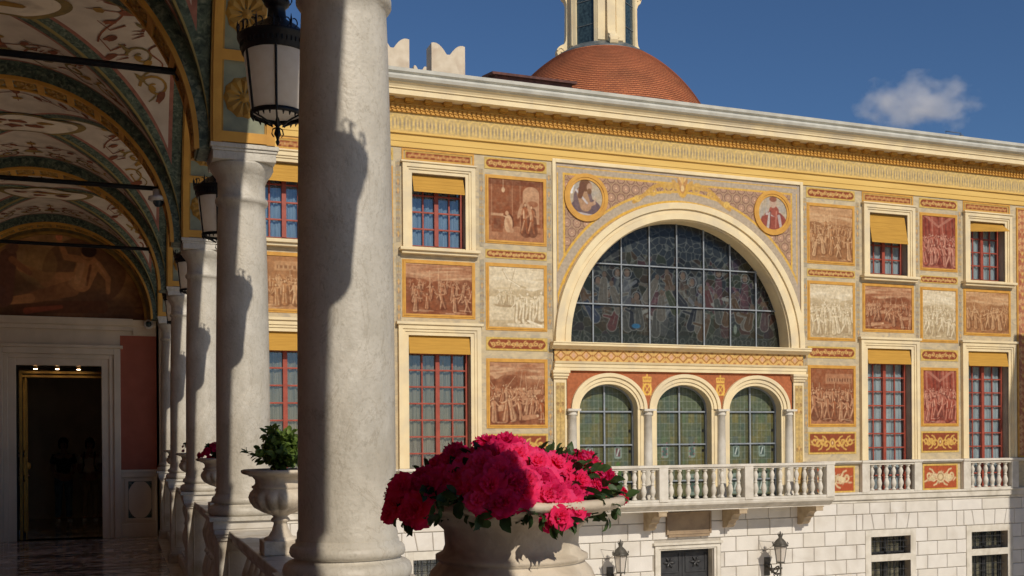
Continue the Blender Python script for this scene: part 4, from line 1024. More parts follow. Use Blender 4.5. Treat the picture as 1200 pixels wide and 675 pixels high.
b = MB(); b.lathe([(.9, 15.5), (1.35, 15.52), (1.42, 15.65), (1.25, 15.72), (1.1, 16.1), (.7, 16.6), (.2, 16.9), (.12, 17.3), (0, 17.6)], DX, DY, 0, 8, sm=False); b.build('lantern_cap', M['lead'], dome)

# ------------------------------------------------------------------ swallow-tailed parapet
par = thing('crenellated_parapet', 'cream swallow-tailed battlements rising behind the cornice beside the near column', 'battlement', (7, 26.5, 6))
w = MB(); w.box(3.5, 8.62, 26.0, 30, 6, 10.62); w.box(3.45, 8.67, 25.95, 26.2, 10.5, 10.66); w.build('parapet_wall', M['merlon'], par)
def merlon(xc, y0, y1, hw, zb, zt, rot=False):
    pts = [(-hw, zb), (hw, zb), (hw, zt-.1)]
    for i in range(7): t = i/6; pts.append((hw-hw*.9*t, zt-.1+.12*math.sin(PI*(.25+t*.55))-.25*t*t))
    for i in range(7): t = 1-i/6; pts.append((-(hw-hw*.9*t), zt-.1+.12*math.sin(PI*(.25+t*.55))-.25*t*t))
    pts.append((-hw, zt-.1))
    m_ = MB()
    if rot: m_.extr([(y0+p[0], p[1]) for p in pts], xc-(y1-y0)/2, xc+(y1-y0)/2, 'x')
    else: m_.extr([(xc+p[0], p[1]) for p in pts], y0, y1, 'y')
    m_.build('merlon', M['merlon'], par, bevel=.01)
merlon(6.62, 26.02, 26.5, .46, 10.6, 11.93); merlon(8.14, 26.02, 26.5, .46, 10.6, 11.93)
merlon(5.1, 26.02, 26.5, .46, 10.6, 11.93)
merlon(8.27, 29.2, 29.6, .19, 10.6, 12.45)

# ------------------------------------------------------------------ arcaded gallery
GX = .785; XI, XO = .58, .98; GC = -.95; HX = 1.515; ZC = 3.55
CY = [3.80+3.45*(k-1) for k in range(-2, 6)]     # column rows; index 3 is the nearest column
gal = thing('gallery', 'arcaded marble gallery with a painted vault, open to the courtyard', 'gallery', (GC, 8, 0))
fl = MB(); fl.box(-2.6, .56, -9, 23, -.3, 0); fo = struct(fl.build('floor', M['floor']))
w = MB(); w.box(.56, XO, -9, 17.95, -4.6, 0); w.box(-2.9, XO, 18.4, F-.01, -4.6, -.3)
w.box(.545, 1.02, -9, 17.95, -.02, .004); w.build('base_wall', M['marbleped'], gal)
SHAFT = [(.185, 1.225), (.185, 1.25), (.180, 1.265), (.179, 1.6), (.177, 2.1), (.171, 2.6), (.162, 3.0), (.158, 3.12), (.156, 3.175), (.166, 3.182), (.175, 3.195), (.175, 3.215), (.163, 3.228), (.157, 3.235), (.157, 3.335), (.166, 3.345), (.168, 3.36), (.175, 3.37), (.198, 3.40), (.212, 3.43), (.212, 3.445), (0, 3.445)]
BASE = [(0, 1.08), (.222, 1.08), (.235, 1.095), (.238, 1.115), (.232, 1.135), (.218, 1.146), (.205, 1.149), (.196, 1.156), (.194, 1.162), (.207, 1.167), (.213, 1.18), (.21, 1.197), (.202, 1.207), (.191, 1.21), (.19, 1.226), (.17, 1.226)]
def column():
    c = bpy.data.objects.new('column', None); COL.objects.link(c)
    s = MB(); s.lathe(SHAFT, 0, 0, 0, 64); s.build('shaft', M['marblecol'], c, world=False)
    s = MB(); s.lathe(BASE, 0, 0, 0, 64); s.box(-.245, .245, -.245, .245, 1.055, 1.082); s.build('column_base', M['marblecol'], c, world=False)
    s = MB()
    for h, z0, z1 in ((.205, 3.445, 3.50), (.212, 3.50, 3.52), (.222, 3.52, 3.55)): s.box(-h, h, -h, h, z0, z1)
    s.build('capital', M['marblecol'], c, bevel=.004, world=False)
    s = MB()
    for h, z0, z1 in ((.215, 0, .10), (.20, .10, .13), (.185, .13, .92), (.195, .92, .945), (.205, .945, .965), (.215, .965, 1.0), (.222, 1.0, 1.055)): s.box(-h, h, -h, h, z0, z1)
    for sx in (-1, 1):
        s.frame(-.13, .13, .20, .86, .015, sx*.185-.004, sx*.185+.004)
    s.build('pedestal', M['marbleped'], c, bevel=.006, world=False)
    return c
c0 = column()
for k, y in enumerate(CY):
    if k < 1: continue
    o = c0 if k == 1 else copy_tree(c0)
    o.parent = gal; o.location = Vector((GX-(.07 if k == 2 else 0), y, 0))-wloc(gal)  # unseen column next to the near urn set off line to place its shadow edge
    if k == 3: o['label'] = 'nearest thick marble column, crossed by a curved shadow'
# wall and arches over the columns, built in (y, x, z) then swapped
def swap(mb): mb.v = [(p[1], p[0], p[2]) for p in mb.v]; mb.f = [f[::-1] for f in mb.f]; return mb
ZT = 5.16
def soffit(mb, c_, zs, r, t0, t1, frm=.05, ang0=R(4), nb=13, mg=0, mt=1, mr=2):
    # decorated intrados: t0..t1 thickness interval, local x lateral
    rb = r*.999
    mb.archband(c_, zs, rb-.022, rb-.022, rb+.01, rb+.01, t0, t0+frm, 56, mg); mb.archband(c_, zs, rb-.022, rb-.022, rb+.01, rb+.01, t1-frm, t1, 56, mg)
    mb.archband(c_, zs, rb-.012, rb-.012, rb+.01, rb+.01, t0+frm, t0+frm+.012, 56, mr); mb.archband(c_, zs, rb-.012, rb-.012, rb+.01, rb+.01, t1-frm-.012, t1-frm, 56, mr)
    mb.archband(c_, zs, rb-.004, rb-.004, rb+.01, rb+.01, t0+.02, t1-.02, 56, mt)
    tm = (t0+t1)/2; hw = (t1-t0)/2-frm-.02
    for k in range(nb):
        a = ang0+(PI-2*ang0)*k/(nb-1)
        mb.archband(c_, zs, rb-.022, rb-.022, rb+.01, rb+.01, t0+.02, t1-.02, 1, mg, a-.022, a+.022)
        if k < nb-1:
            am = a+(PI-2*ang0)/(nb-1)/2
            ctr = Vector((c_+(rb-.006)*math.cos(am), tm, zs+(rb-.006)*math.sin(am))); T = Vector((-math.sin(am), 0, math.cos(am))); Y = Vector((0, 1, 0)); Nn = Vector((-math.cos(am), 0, -math.sin(am)))
            L = r*(PI-2*ang0)/(nb-1)*.36; n8 = 11
            rr = min(hw*1.12, L*1.1)
            for p in range(n8):    # petals of a rosette
                b_ = 2*PI*p/n8; dr = T*math.cos(b_)+Y*math.sin(b_); pr = T*(-math.sin(b_))+Y*math.cos(b_)
                q = [ctr+dr*rr*.15+Nn*.012, ctr+dr*rr*.82+pr*rr*.36+Nn*.002, ctr+dr*rr*.96+pr*rr*.06+Nn*.004, ctr+dr*rr*.86-pr*rr*.22+Nn*.002, ctr+dr*rr*.70+pr*rr*.02+Nn*.024]
                mb.add(q, [(0, 1, 4), (1, 2, 4), (2, 3, 4), (3, 0, 4)], mr)
            q = [ctr+Nn*.03]+[ctr+(T*math.cos(2*PI*p/8)+Y*math.sin(2*PI*p/8))*rr*.25+Nn*.01 for p in range(8)]
            mb.add(q, [(0, 1+p, 1+(p+1) % 8) for p in range(8)], mr)
for k in range(len(CY)):
    y0 = CY[k]; y1 = CY[k]+3.45
    if y1 > 18: break
    ym = (y0+y1)/2; ra = 1.725-.205
    a = MB(); a.archband(ym, ZC, ra, ra, ra+.05, ra+.05, XI-.012, XO+.015, 56, 0)
    for X_ in (XI, XO): a.archfill(y0, y1, 6.6, ym, ZC, ra+.02, ra+.02, X_, 56, 0)
    a.box(y0-.20, y0+.20, XI, XO, ZC, ZC+.02, 0)
    swap(a).build('arch', M['ochre'], gal)
    a = MB(); soffit(a, ym, ZC, ra, XI, XO, .055, R(1.5), 10); swap(a).build('arch_soffit', [M['gold'], M['vteal'], M['vgold']], gal)
    # balustrade between pedestals
    bl = sub('balustrade', gal); bl.location = Vector((GX, ym, 0))-wloc(gal)
    rl = MB(); rl.box(.665, .935, y0+.21, y1-.21, .94, .99); rl.box(.685, .915, y0+.18, y1-.18, .90, .94); rl.box(.685, .915, y0+.18, y1-.18, .004, .12)
    rl.build('rail', M['marbleped'], bl, bevel=.008)
    if k >= 2:
        for j in range(13):
            q = MB(); yy = y0+.34+(3.45-.68)*j/12
            q.lathe([(r_*1.02, .12+z*1.106) for r_, z in BAL], .80, yy, 0, 16)
            q.box(.725, .875, yy-.075, yy+.075, .12, .155); q.box(.725, .875, yy-.075, yy+.075, .865, .90)
            q.build('baluster', M['marbleped'], bl)
for k, y in enumerate(CY):     # transverse arch and tie rod
    a = MB(); a.archband(GC, ZC-.04, 1.44, 1.44, 1.56, 1.56, y-.165, y+.165, 56, 3)
    soffit(a, GC, ZC-.04, 1.44, y-.17, y+.17, .045, R(3), 17)
    a.build('transverse_arch', [M['gold'], M['vteal'], M['vgold'], M['green']], gal)
    if 1 < k < len(CY)-1:
        t = MB(); t.tube([(-2.36, y, 4.05), (.41, y, 4.05)], .023, 10); t.lathe([(0, -.05), (.04, -.05), (.045, 0), (.04, .05), (0, .05)], .40, y, 4.05, 10); t.build('tie_rod', M['iron'], gal)
# vault webs
def vaultmat():
    m, nt, b = newmat('painted_vault')
    ag = N(nt, 'ShaderNodeAttribute'); ag.attribute_name = 'gd'; ae = N(nt, 'ShaderNodeAttribute'); ae.attribute_name = 'ed'
    tc = N(nt, 'ShaderNodeTexCoord')
    def nz(scale, stops, dist=0):
        n = N(nt, 'ShaderNodeTexNoise'); n.inputs['Scale'].default_value = scale; n.inputs['Detail'].default_value = 6; n.inputs['Distortion'].default_value = dist
        nt.links.new(tc.outputs['Object'], n.inputs['Vector']); return ramp(nt, stops, n.outputs['Fac']).outputs[0]
    white = nz(5, [(.3, (.50, .42, .34)), (.7, (.66, .57, .47))]); green = nz(24, [(.35, (.035, .055, .045)), (.55, (.10, .14, .10)), (.7, (.22, .25, .18))], 1)
    pink = nz(14, [(.3, (.26, .10, .07)), (.7, (.40, .17, .12))])
    mn = N(nt, 'ShaderNodeMath', operation='MINIMUM'); nt.links.new(ag.outputs['Fac'], mn.inputs[0]); nt.links.new(ae.outputs['Fac'], mn.inputs[1])
    out = white
    for lim, colr in ((.145, pink), (.11, green)):
        l = N(nt, 'ShaderNodeMath', operation='LESS_THAN'); nt.links.new(mn.outputs[0], l.inputs[0]); l.inputs[1].default_value = lim
        mx = N(nt, 'ShaderNodeMix', data_type='RGBA'); nt.links.new(l.outputs[0], mx.inputs[0]); nt.links.new(out, mx.inputs[6]); nt.links.new(colr, mx.inputs[7]); out = mx.outputs[2]
    for lim, colr in ((.022, (.30, .24, .08)),):
        l = N(nt, 'ShaderNodeMath', operation='LESS_THAN'); nt.links.new(ag.outputs['Fac'], l.inputs[0]); l.inputs[1].default_value = lim
        mx = N(nt, 'ShaderNodeMix', data_type='RGBA'); nt.links.new(l.outputs[0], mx.inputs[0]); nt.links.new(out, mx.inputs[6]); mx.inputs[7].default_value = (*colr, 1); out = mx.outputs[2]
    nt.links.new(out, b.inputs['Base Color']); b.inputs['Roughness'].default_value = .75
    return m
M['vault'] = vaultmat(); RV = 1.54; ZV = ZC-.02
def vpt(cy, hy, typ, sg, nx, ny, dz=0.):
    h = nx if typ == 0 else ny
    return (GC+HX*nx, cy+hy*ny, ZV+RV*math.sqrt(max(0, 1-h*h))-dz)
def web(cy, hy, typ, sg):
    me = bpy.data.meshes.new('vault_web'); vs = []; gd = []; ed = []; fs = []; n = 26; m_ = 40; off = wloc(gal)
    for i in range(n+1):
        t = math.sin(PI/2*i/n) if True else i/n
        for j in range(m_+1):
            s_ = math.sin(math.asin(t)*(2*j/m_-1)) if t > 0 else 0
            nx, ny = (s_, sg*t) if typ == 0 else (sg*t, s_)
            p = vpt(cy, hy, typ, sg, nx, ny); vs.append((p[0]-off.x, p[1]-off.y, p[2]-off.z))
            gd.append((math.asin(t)-abs(math.asin(s_)))*RV*.62); ed.append((1-t)*(hy if typ == 0 else HX)*1.0+.02)
    for i in range(n):
        for j in range(m_): fs.append((i*(m_+1)+j, i*(m_+1)+j+1, (i+1)*(m_+1)+j+1, (i+1)*(m_+1)+j))
    me.from_pydata(vs, [], fs)
    for nm, dat in (('gd', gd), ('ed', ed)):
        at = me.attributes.new(nm, 'FLOAT', 'POINT'); at.data.foreach_set('value', dat)
    for p in me.polygons: p.use_smooth = True
    me.materials.append(M['vault']); o = bpy.data.objects.new('vault_web', me); COL.objects.link(o); o.parent = gal
    return o
def deco(cy, hy, typ, sg, seed, par_):
    rng = random.Random(seed); mb = MB()
    def P(p, q, dz=.006):
        a = p/RV
        t = max(.02, 1-q/(hy if typ == 0 else HX)); s_ = math.sin(max(-1.5, min(1.5, a)))
        if abs(s_) > t*.985: s_ = math.copysign(t*.985, s_)
        nx, ny = (s_, sg*t) if typ == 0 else (sg*t, s_)
        return vpt(cy, hy, typ, sg, nx, ny, dz)
    def ok(p, q):
        t = 1-q/(hy if typ == 0 else HX); return t > .1 and abs(p)/RV < math.asin(min(.999, t))-.18 and q > .13
    def stroke(pts, w0, w1, m_):
        pts = [p for p in pts if ok(*p)]
        if len(pts) < 2: return
        L = []; n = len(pts)
        for i, (p, q) in enumerate(pts):
            a = pts[max(i-1, 0)]; b_ = pts[min(i+1, n-1)]; dx = b_[0]-a[0]; dy = b_[1]-a[1]; l = math.hypot(dx, dy)+1e-9
            w_ = w0+(w1-w0)*i/(n-1); L += [P(p-dy/l*w_, q+dx/l*w_), P(p+dy/l*w_, q-dx/l*w_)]
        mb.add(L, [(2*i, 2*i+1, 2*i+3, 2*i+2) for i in range(n-1)], m_)
    def blob(p, q, rx, ry, rot, m_, wob=.25):
        if not ok(p, q): return
        k = 12; ps = [P(p, q, .008)]
        for i in range(k):
            a = 2*PI*i/k; r_ = 1+wob*rng.uniform(-1, 1); x = rx*r_*math.cos(a); y = ry*r_*math.sin(a)
            pp, qq = p+x*math.cos(rot)-y*math.sin(rot), q+x*math.sin(rot)+y*math.cos(rot)
            ps.append(P(pp, qq, .008))
        mb.add(ps, [(0, 1+i, 1+(i+1) % k) for i in range(k)], m_)
    lat = (.28, .62, .95, 1.25)
    for sd in (-1, 1):
        rr = random.Random(seed+1)
        for i, p in enumerate(lat):
            q = rr.uniform(.24, .42); r_ = rr.uniform(.09, .15)
            m_ = i % 3
            stroke([(sd*(p+r_*(1-.8*t)*math.cos(1.5+t*8)), q+r_*(1-.8*t)*math.sin(1.5+t*8)) for t in [j/18 for j in range(19)]], .014, .008, m_)
            stroke([(sd*(p-.16+.32*t), .2+.06*math.sin(t*6.3)+.05*i) for t in [j/10 for j in range(11)]], .010, .006, (m_+1) % 2)
            blob(sd*(p+.10), q-.05, .075, .032, sd*rr.uniform(.3, 1.3), (i+1) % 3); blob(sd*(p-.08), q+.13, .06, .02, -sd*.8, 1)
            for j in range(3): stroke([(sd*(p+.03*j), q+.1), (sd*(p+.06*j+.02), q+.2)], .010, .002, 0)
            blob(sd*(p+.02), q+.02, .03, .03, 0, 2)
            stroke([(sd*(p*.8), .5), (sd*(p*.8+.1), .62), (sd*(p*.7), .72)], .012, .004, 0); blob(sd*p*.7, .62, .06, .03, sd, 0)
    stroke([(-.5+t, .62+.10*math.cos(t*6.28)) for t in [j/16 for j in range(17)]], .008, .008, 0)
    blob(0, .36, .10, .07, 0, 1); blob(0, .46, .05, .09, 0, 0); stroke([(0, .2), (0, .8)], .012, .005, 0); blob(0, .7, .05, .04, 0, 2)
    mb.build('fresco_ornament', [M['vbrown'], M['volive'], M['vgold']], par_)
for k in range(len(CY)):
    y0 = CY[k]; cy = y0+1.725; hy = 1.725-.16
    if cy > 17.9: break
    for typ in (0, 1):
        for sg in (-1, 1):
            wb = web(cy, hy, typ, sg)
            if k >= 2: deco(cy, hy, typ, sg, k*11+typ*3+sg, wb)
    if k >= 2:   # oval picture at the crown
        mb = MB(); n = 40; ctr = [(0, 0)]
        def Q(px_, py_, dz): return (GC+px_, cy+py_, ZV+RV*math.sqrt(max(0, 1-min(abs(px_)/HX, abs(py_)/hy)**2))-dz)
        for rs0, m_, dz in ((1.0, 0, .012), (.86, 1, .016)):
            rows = 6; vs = [Q(0, 0, dz)]
            for r_ in range(1, rows+1):
                for i in range(n): a = 2*PI*i/n; vs.append(Q(.62*rs0*r_/rows*math.cos(a), .34*rs0*r_/rows*math.sin(a), dz))
            fs = [(0, 1+i, 1+(i+1) % n) for i in range(n)]
            for r_ in range(rows-1): fs += [(1+r_*n+i, 1+r_*n+(i+1) % n, 1+(r_+1)*n+(i+1) % n, 1+(r_+1)*n+i) for i in range(n)]
            mb.add(vs, fs, m_)
        rg = random.Random(k)
        for j in range(7):
            px_, py_ = rg.uniform(-.35, .35), rg.uniform(-.1, .12); k2 = 10
            vs = [Q(px_, py_, .022)]+[Q(px_+rg.uniform(.07, .12)*math.cos(2*PI*i/k2), py_+rg.uniform(.03, .07)*math.sin(2*PI*i/k2), .022) for i in range(k2)]
            mb.add(vs, [(0, 1+i, 1+(i+1) % k2) for i in range(k2)], 2+j % 2)
        mb.build('oval_medallion', [M['volive'], M['vaultwhite'], M['vbrown'], M['vgold']], gal)
# ceiling slab, inner wall, back wall
w = MB(); w.box(-2.9, XO+.05, -9.2, 18.4, 6.6, 6.9); w.box(-2.75, -2.47, -9, 17.95, 0, 6.6); w.box(-2.9, XO, -9.3, -9, -4.6, 6.6)
w.build('enclosing_wall', M['vaultwhite'], gal)
w = MB(); w.box(-2.47, -2.44, -9, 17.95, 1.1, 3.4); w.build('red_wall_field', M['pinkwall'], gal)
# end wall with the doorway
YE = 17.95
w = MB(); w.wallgrid(-2.5, .6, 0, 5.3, YE, [(-1.53, -.275, 0, 2.775)], 0)
w.box(.56, XO, YE, F-.02, 0, 9.6); w.box(-2.9, XO, YE+.3, F-.02, 3.3, 9.6); w.box(-2.9, -2.6, YE, F, 0, 3.3); w.box(-2.9, XO, 22.9, F-.02, 0, 3.3)
w.reveal(-1.53, -.275, 0, 2.775, YE, YE+.35, 1)
w.build('end_wall', [M['ivory'], M['dark']], gal)
w = MB(); w.box(.005, .56, YE-.004, YE, 1.10, 3.28); w.build('red_panel', M['pinkwall'], gal)
w = MB(); w.extr([(YE, 3.36), (YE-.06, 3.36), (YE-.06, 3.42), (YE-.10, 3.44), (YE-.13, 3.50), (YE-.13, 3.54), (YE, 3.54)], -2.46, .20, 'x'); w.extr([(YE, 3.29), (YE-.04, 3.29), (YE-.04, 3.42), (YE-.07, 3.44), (YE-.09, 3.53), (YE, 3.53)], .20, .56, 'x')
w.build('end_cornice', M['ivory'], gal)
ds = MB()
for hw, zt, w_, dd in ((.91, 3.06, .10, .09), (.81, 2.96, .07, .06), (.745, 2.90, .12, .035)):
    ds.frame(-.9025-hw, -.9025+hw, 0, zt, w_, YE-dd, YE-.001, 0, False)
ds.box(-1.85, .045, YE-.11, YE-.001, 3.06, 3.11); ds.build('door_surround', M['ivory'], gal, bevel=.006)
w = MB(); w.box(.01, .56, YE-.03, YE-.001, 0, .22); w.box(.01, .56, YE-.04, YE-.001, .98, 1.09); w.box(.01, .56, YE-.055, YE-.001, 1.05, 1.085); w.frame(.06, .53, .26, .96, .05, YE-.02, YE-.001); w.build('dado', M['ivory'], gal, bevel=.004)
w = MB(); w.box(.115, .475, YE-.008, YE-.001, .31, .91, 1)
e_ = MB(); pts = [(.295+.175*max(-1, min(1, 1.12*math.cos(t))), .61+.295*max(-1, min(1, 1.06*math.sin(t)))) for t in [2*PI*i/40 for i in range(40)]]
w.extr(pts, YE-.014, YE-.002, 'y', 0); w.build('dado_inlay', [M['ivory'], M['green']], gal)
g = MB(); g.box(-1.50, -1.46, YE+.2, YE+.24, 0, 2.66); g.box(-1.42, -1.40, YE+.26, YE+.29, 0, 2.62); g.box(-1.50, -.28, YE+.2, YE+.24, 2.66, 2.70); g.box(-1.46, -.28, YE+.24, YE+.28, 2.60, 2.635); g.build('gilt_door_frame', M['vgold'], gal)
lf = sub('gilded_door_leaf', gal, 'gilded door leaf folded back into the dark room'); lf.location = Vector((-1.45, 18.6, 0))-wloc(gal)
l = MB(); l.box(-1.50, -1.46, YE+.35, YE+1.05, .02, 2.66, 0)
l.build('leaf', M['navy'], lf)
l = MB()
for z0, z1 in ((.1, .95), (1.4, 2.6), (1.0, 1.35)):
    l.box(-1.462, -1.44, YE+.38, YE+.41, z0, z1); l.box(-1.462, -1.44, YE+.97, YE+1.0, z0, z1); l.box(-1.462, -1.44, YE+.38, YE+1.0, z0, z0+.03); l.box(-1.462, -1.44, YE+.38, YE+1.0, z1-.03, z1)
for y_ in (.52, .84): l.box(-1.462, -1.43, YE+y_, YE+y_+.02, .1, 2.6)
l.lathe([(0, -.06), (.05, -.05), (.06, 0), (.05, .05), (0, .06)], -1.43, YE+.68, 1.17, 12); l.build('gilt_moulding', M['gold'], lf)
def emis(name, c, s_):
    m, nt, b = newmat(name); b.inputs['Emission Color'].default_value = (*c, 1); b.inputs['Emission Strength'].default_value = s_; return m
M['spot'] = emis('lit_spotlight', (1, .72, .42), 30)
for x in (-1.25, -.935, -.62):
    s = MB(); s.lathe([(0, -.02), (.028, -.015), (.028, .01), (0, .012)], x, YE+.05, 2.735, 12, 0); s.lathe([(.028, -.012), (.036, -.012), (.036, .03), (.028, .03)], x, YE+.05, 2.735, 12, 1)
    s.build('spotlight', [M['spot'], M['gold']], gal)
# lunette painting
c = Canvas(3.04, 1.53, 300, (.34, .16, .065)); cx = 1.52
c.tint((.07, .035, .02), .9, 3, 5); c.tint((.42, .22, .08), .55, 4, 9); c.ell(1.45, .9, .5, .45, (.46, .27, .10), .45); c.rect(0, 3.04, 0, .22, (.10, .04, .02), .6)
for k in range(22):
    rg = random.Random(k); c.ell(rg.uniform(2.0, 2.9), rg.uniform(.15, .8), rg.uniform(.05, .2), rg.uniform(.04, .12), (.46, .22, .07), .35)
sk = (.44, .19, .07); sh = (.13, .045, .018); lt = (.56, .29, .12)
c.tint((.10, .045, .02), .8, 5, 77); c.ell(1.95, .75, .62, .55, (.13, .055, .025), .75); c.cap(1.0, .16, 2.2, .20, .10, .10, sh, .8)
c.cap(1.9, .60, 1.40, .60, .15, .12, sk); c.cap(1.40, .62, 1.02, .78, .09, .06, sk)                       # hips and far leg
c.cap(1.75, .48, 1.15, .30, .13, .08, mixc(sk, sh, .4)); c.cap(1.15, .30, .70, .22, .075, .05, sk)
c.cap(1.90, .58, 2.0, .86, .15, .17, sk); c.cap(1.98, .55, 2.04, .86, .02, .02, sh, .8); c.cap(1.84, .6, 1.90, .86, .05, .06, lt, .55); c.ell(1.85, .58, .14, .11, lt, .3)
c.cap(1.90, .95, 1.68, .98, .06, .05, sk); c.cap(1.68, .98, 1.58, 1.24, .048, .035, sk); c.ell(1.58, 1.29, .05, .055, (.62, .22, .1))
c.cap(2.14, .88, 2.30, .66, .06, .045, sk); c.cap(2.30, .66, 2.30, .44, .042, .03, sk); c.cap(2.14, .9, 2.28, .70, .02, .015, lt, .5)
c.ell(2.0, 1.05, .10, .12, mixc(sk, sh, .4)); c.ell(1.96, 1.03, .05, .07, sk); c.ell(2.02, 1.09, .115, .10, (.035, .015, .01))
c.ell(1.3, .85, .25, .3, (.36, .19, .06), .4)
c.cap(.75, .3, .85, .95, .16, .12, (.15, .06, .035)); c.ell(.9, 1.1, .09, .11, (.20, .09, .05)); c.cap(.9, .9, 1.15, .7, .05, .04, (.3, .12, .05)); c.cap(.7, .4, .55, .1, .1, .08, (.14, .06, .04))
c.cap(.35, .25, .5, .7, .15, .12, (.12, .05, .035)); c.ell(.53, .85, .08, .1, (.22, .10, .055)); c.cap(1.1, .1, 1.6, .18, .05, .03, (.42, .09, .04), .6)
c.tint((.05, .025, .015), .35, 6, 31)
c.C = np.clip(c.C*1.35, 0, .9)
lunp = c.build('lunette_painting', gal, GC-1.52, 3.53, YE-.02, mask=lambda X, Z: ((X-GC)/1.52)**2+((Z-3.53)/1.52)**2 < 1.0)
a = MB(); a.archband(GC, ZC-.03, 1.36, 1.36, 1.52, 1.52, YE-.10, YE-.021, 48, 0); a.archband(GC, ZC-.03, 1.33, 1.33, 1.37, 1.37, YE-.12, YE-.021, 48, 1); a.build('lunette_border', [M['volive'], M['vgold']], gal)

# ------------------------------------------------------------------ hanging lanterns
def lantern(y, label, z0=0.):
    t = thing('hanging_lantern', label, 'lantern', (GX, y, 3.138), 'iron lanterns hanging in the gallery arches')
    def B(nm, mb, mt, p=t, bevel=0): return mb.build(nm, mt, p, bevel, world=False)
    g = MB(); g.lathe([(.0, .165), (.128, .170), (.136, .176), (.170, .47)], 0, 0, 0, 36); B('glass_shade', g, M['frost'])
    f = MB()
    f.lathe([(.128, .150), (.140, .150), (.142, .172), (.128, .172)], 0, 0, 0, 36)
    for k in range(6):
        a = 2*PI*k/6+.35
        f.tube([(.139*math.cos(a), .139*math.sin(a), .15), (.174*math.cos(a), .174*math.sin(a), .48)], .007, 6)
        f.tube([(.135*math.cos(a), .135*math.sin(a), .15), (.09*math.cos(a), .09*math.sin(a), .135), (.03*math.cos(a), .03*math.sin(a), .105)], .005, 6)
        for j in range(3): b_ = a+(j+1)*PI/12; f.tube([(.134*math.cos(b_), .134*math.sin(b_), .15), (.128*math.cos(b_), .128*math.sin(b_), .132)], [.007, .002], 5)
    B('frame', f, M['iron'])
    f = MB(); f.lathe([(.176, .47), (.182, .475), (.182, .49), (.186, .495), (.186, .52), (.198, .535), (.205, .548), (.205, .556), (.195, .562), (.175, .57), (.15, .59), (.11, .625), (.075, .645), (.05, .665), (.045, .72), (.05, .725), (.065, .74), (.068, .76), (.05, .79), (.03, .81), (.02, .85), (0, .86)], 0, 0, 0, 40)
    for k in range(48): a = 2*PI*k/48; f.tube([(.187*math.cos(a), .187*math.sin(a), .497), (.187*math.cos(a), .187*math.sin(a), .52)], .004, 4)
    B('canopy', f, M['iron'])
    f = MB()
    for k in range(14):
        a = 2*PI*k/14; ca, sa = math.cos(a), math.sin(a)
        for s_ in (-1, 1):
            pts = []
            for j in range(9): u = j/8; rr = .018*(1-.5*u); th = s_*(u*4.5)-PI/2; w = s_*.020+rr*math.cos(th)*s_; z = .580+rr*math.sin(th)+.02*u; b_ = a+w/.2; pts.append((.2*math.cos(b_), .2*math.sin(b_), z))
            f.tube(pts, .0035, 5)
        f.tube([(.2*ca, .2*sa, .556), (.203*ca, .203*sa, .60), (.2*ca, .2*sa, .63 if k % 2 else .612)], [.004, .006, .001], 5)
    B('cresting', f, M['iron']); f = MB()
    for k in range(8):
        a = 2*PI*k/8; pts = []
        for j in range(8): u = j/7; pts.append(((.045+.035*math.sin(u*3.1))*math.cos(a), (.045+.035*math.sin(u*3.1))*math.sin(a), .73+.09*u))
        f.tube(pts, .004, 5)
    B('crown', f, M['iron'])
    f = MB(); f.lathe([(0, 0), (.006, .005), (.012, .02), (.006, .03), (.010, .045), (.019, .06), (.014, .08), (.010, .10), (.018, .11), (.013, .13), (.006, .15), (0, .155)], 0, 0, 0, 14)
    for s_ in (-1, 1): f.tube([(.0, 0, .10), (s_*.025, 0, .085), (s_*.03, 0, .06), (s_*.02, 0, .045)], .004, 5); f.tube([(0, 0, .10), (0, s_*.025, .085), (0, s_*.03, .06), (0, s_*.02, .045)], .004, 5)
    B('finial', f, M['iron'])
    f = MB(); z = .85; k = 0
    while z < 1.96:
        pts = [(.011*math.cos(2*PI*j/10)*(1 if k % 2 else 0), .011*math.cos(2*PI*j/10)*(0 if k % 2 else 1), z+.018+.018*math.sin(2*PI*j/10)) for j in range(11)]; f.tube(pts, .004, 5); z += .028; k += 1
    B('chain', f, M['iron'])
    return t
lantern(2.075, 'iron lantern over the pink azalea, out of sight above the frame')
lantern(5.525, 'large iron lantern hanging left of the nearest column, fully seen')
lantern(8.975, 'second iron lantern, half hidden behind the second column')
lantern(12.425, 'small far iron lantern whose shade peeps left of the third column')
lantern(15.875, 'farthest small iron lantern beside the end of the gallery')
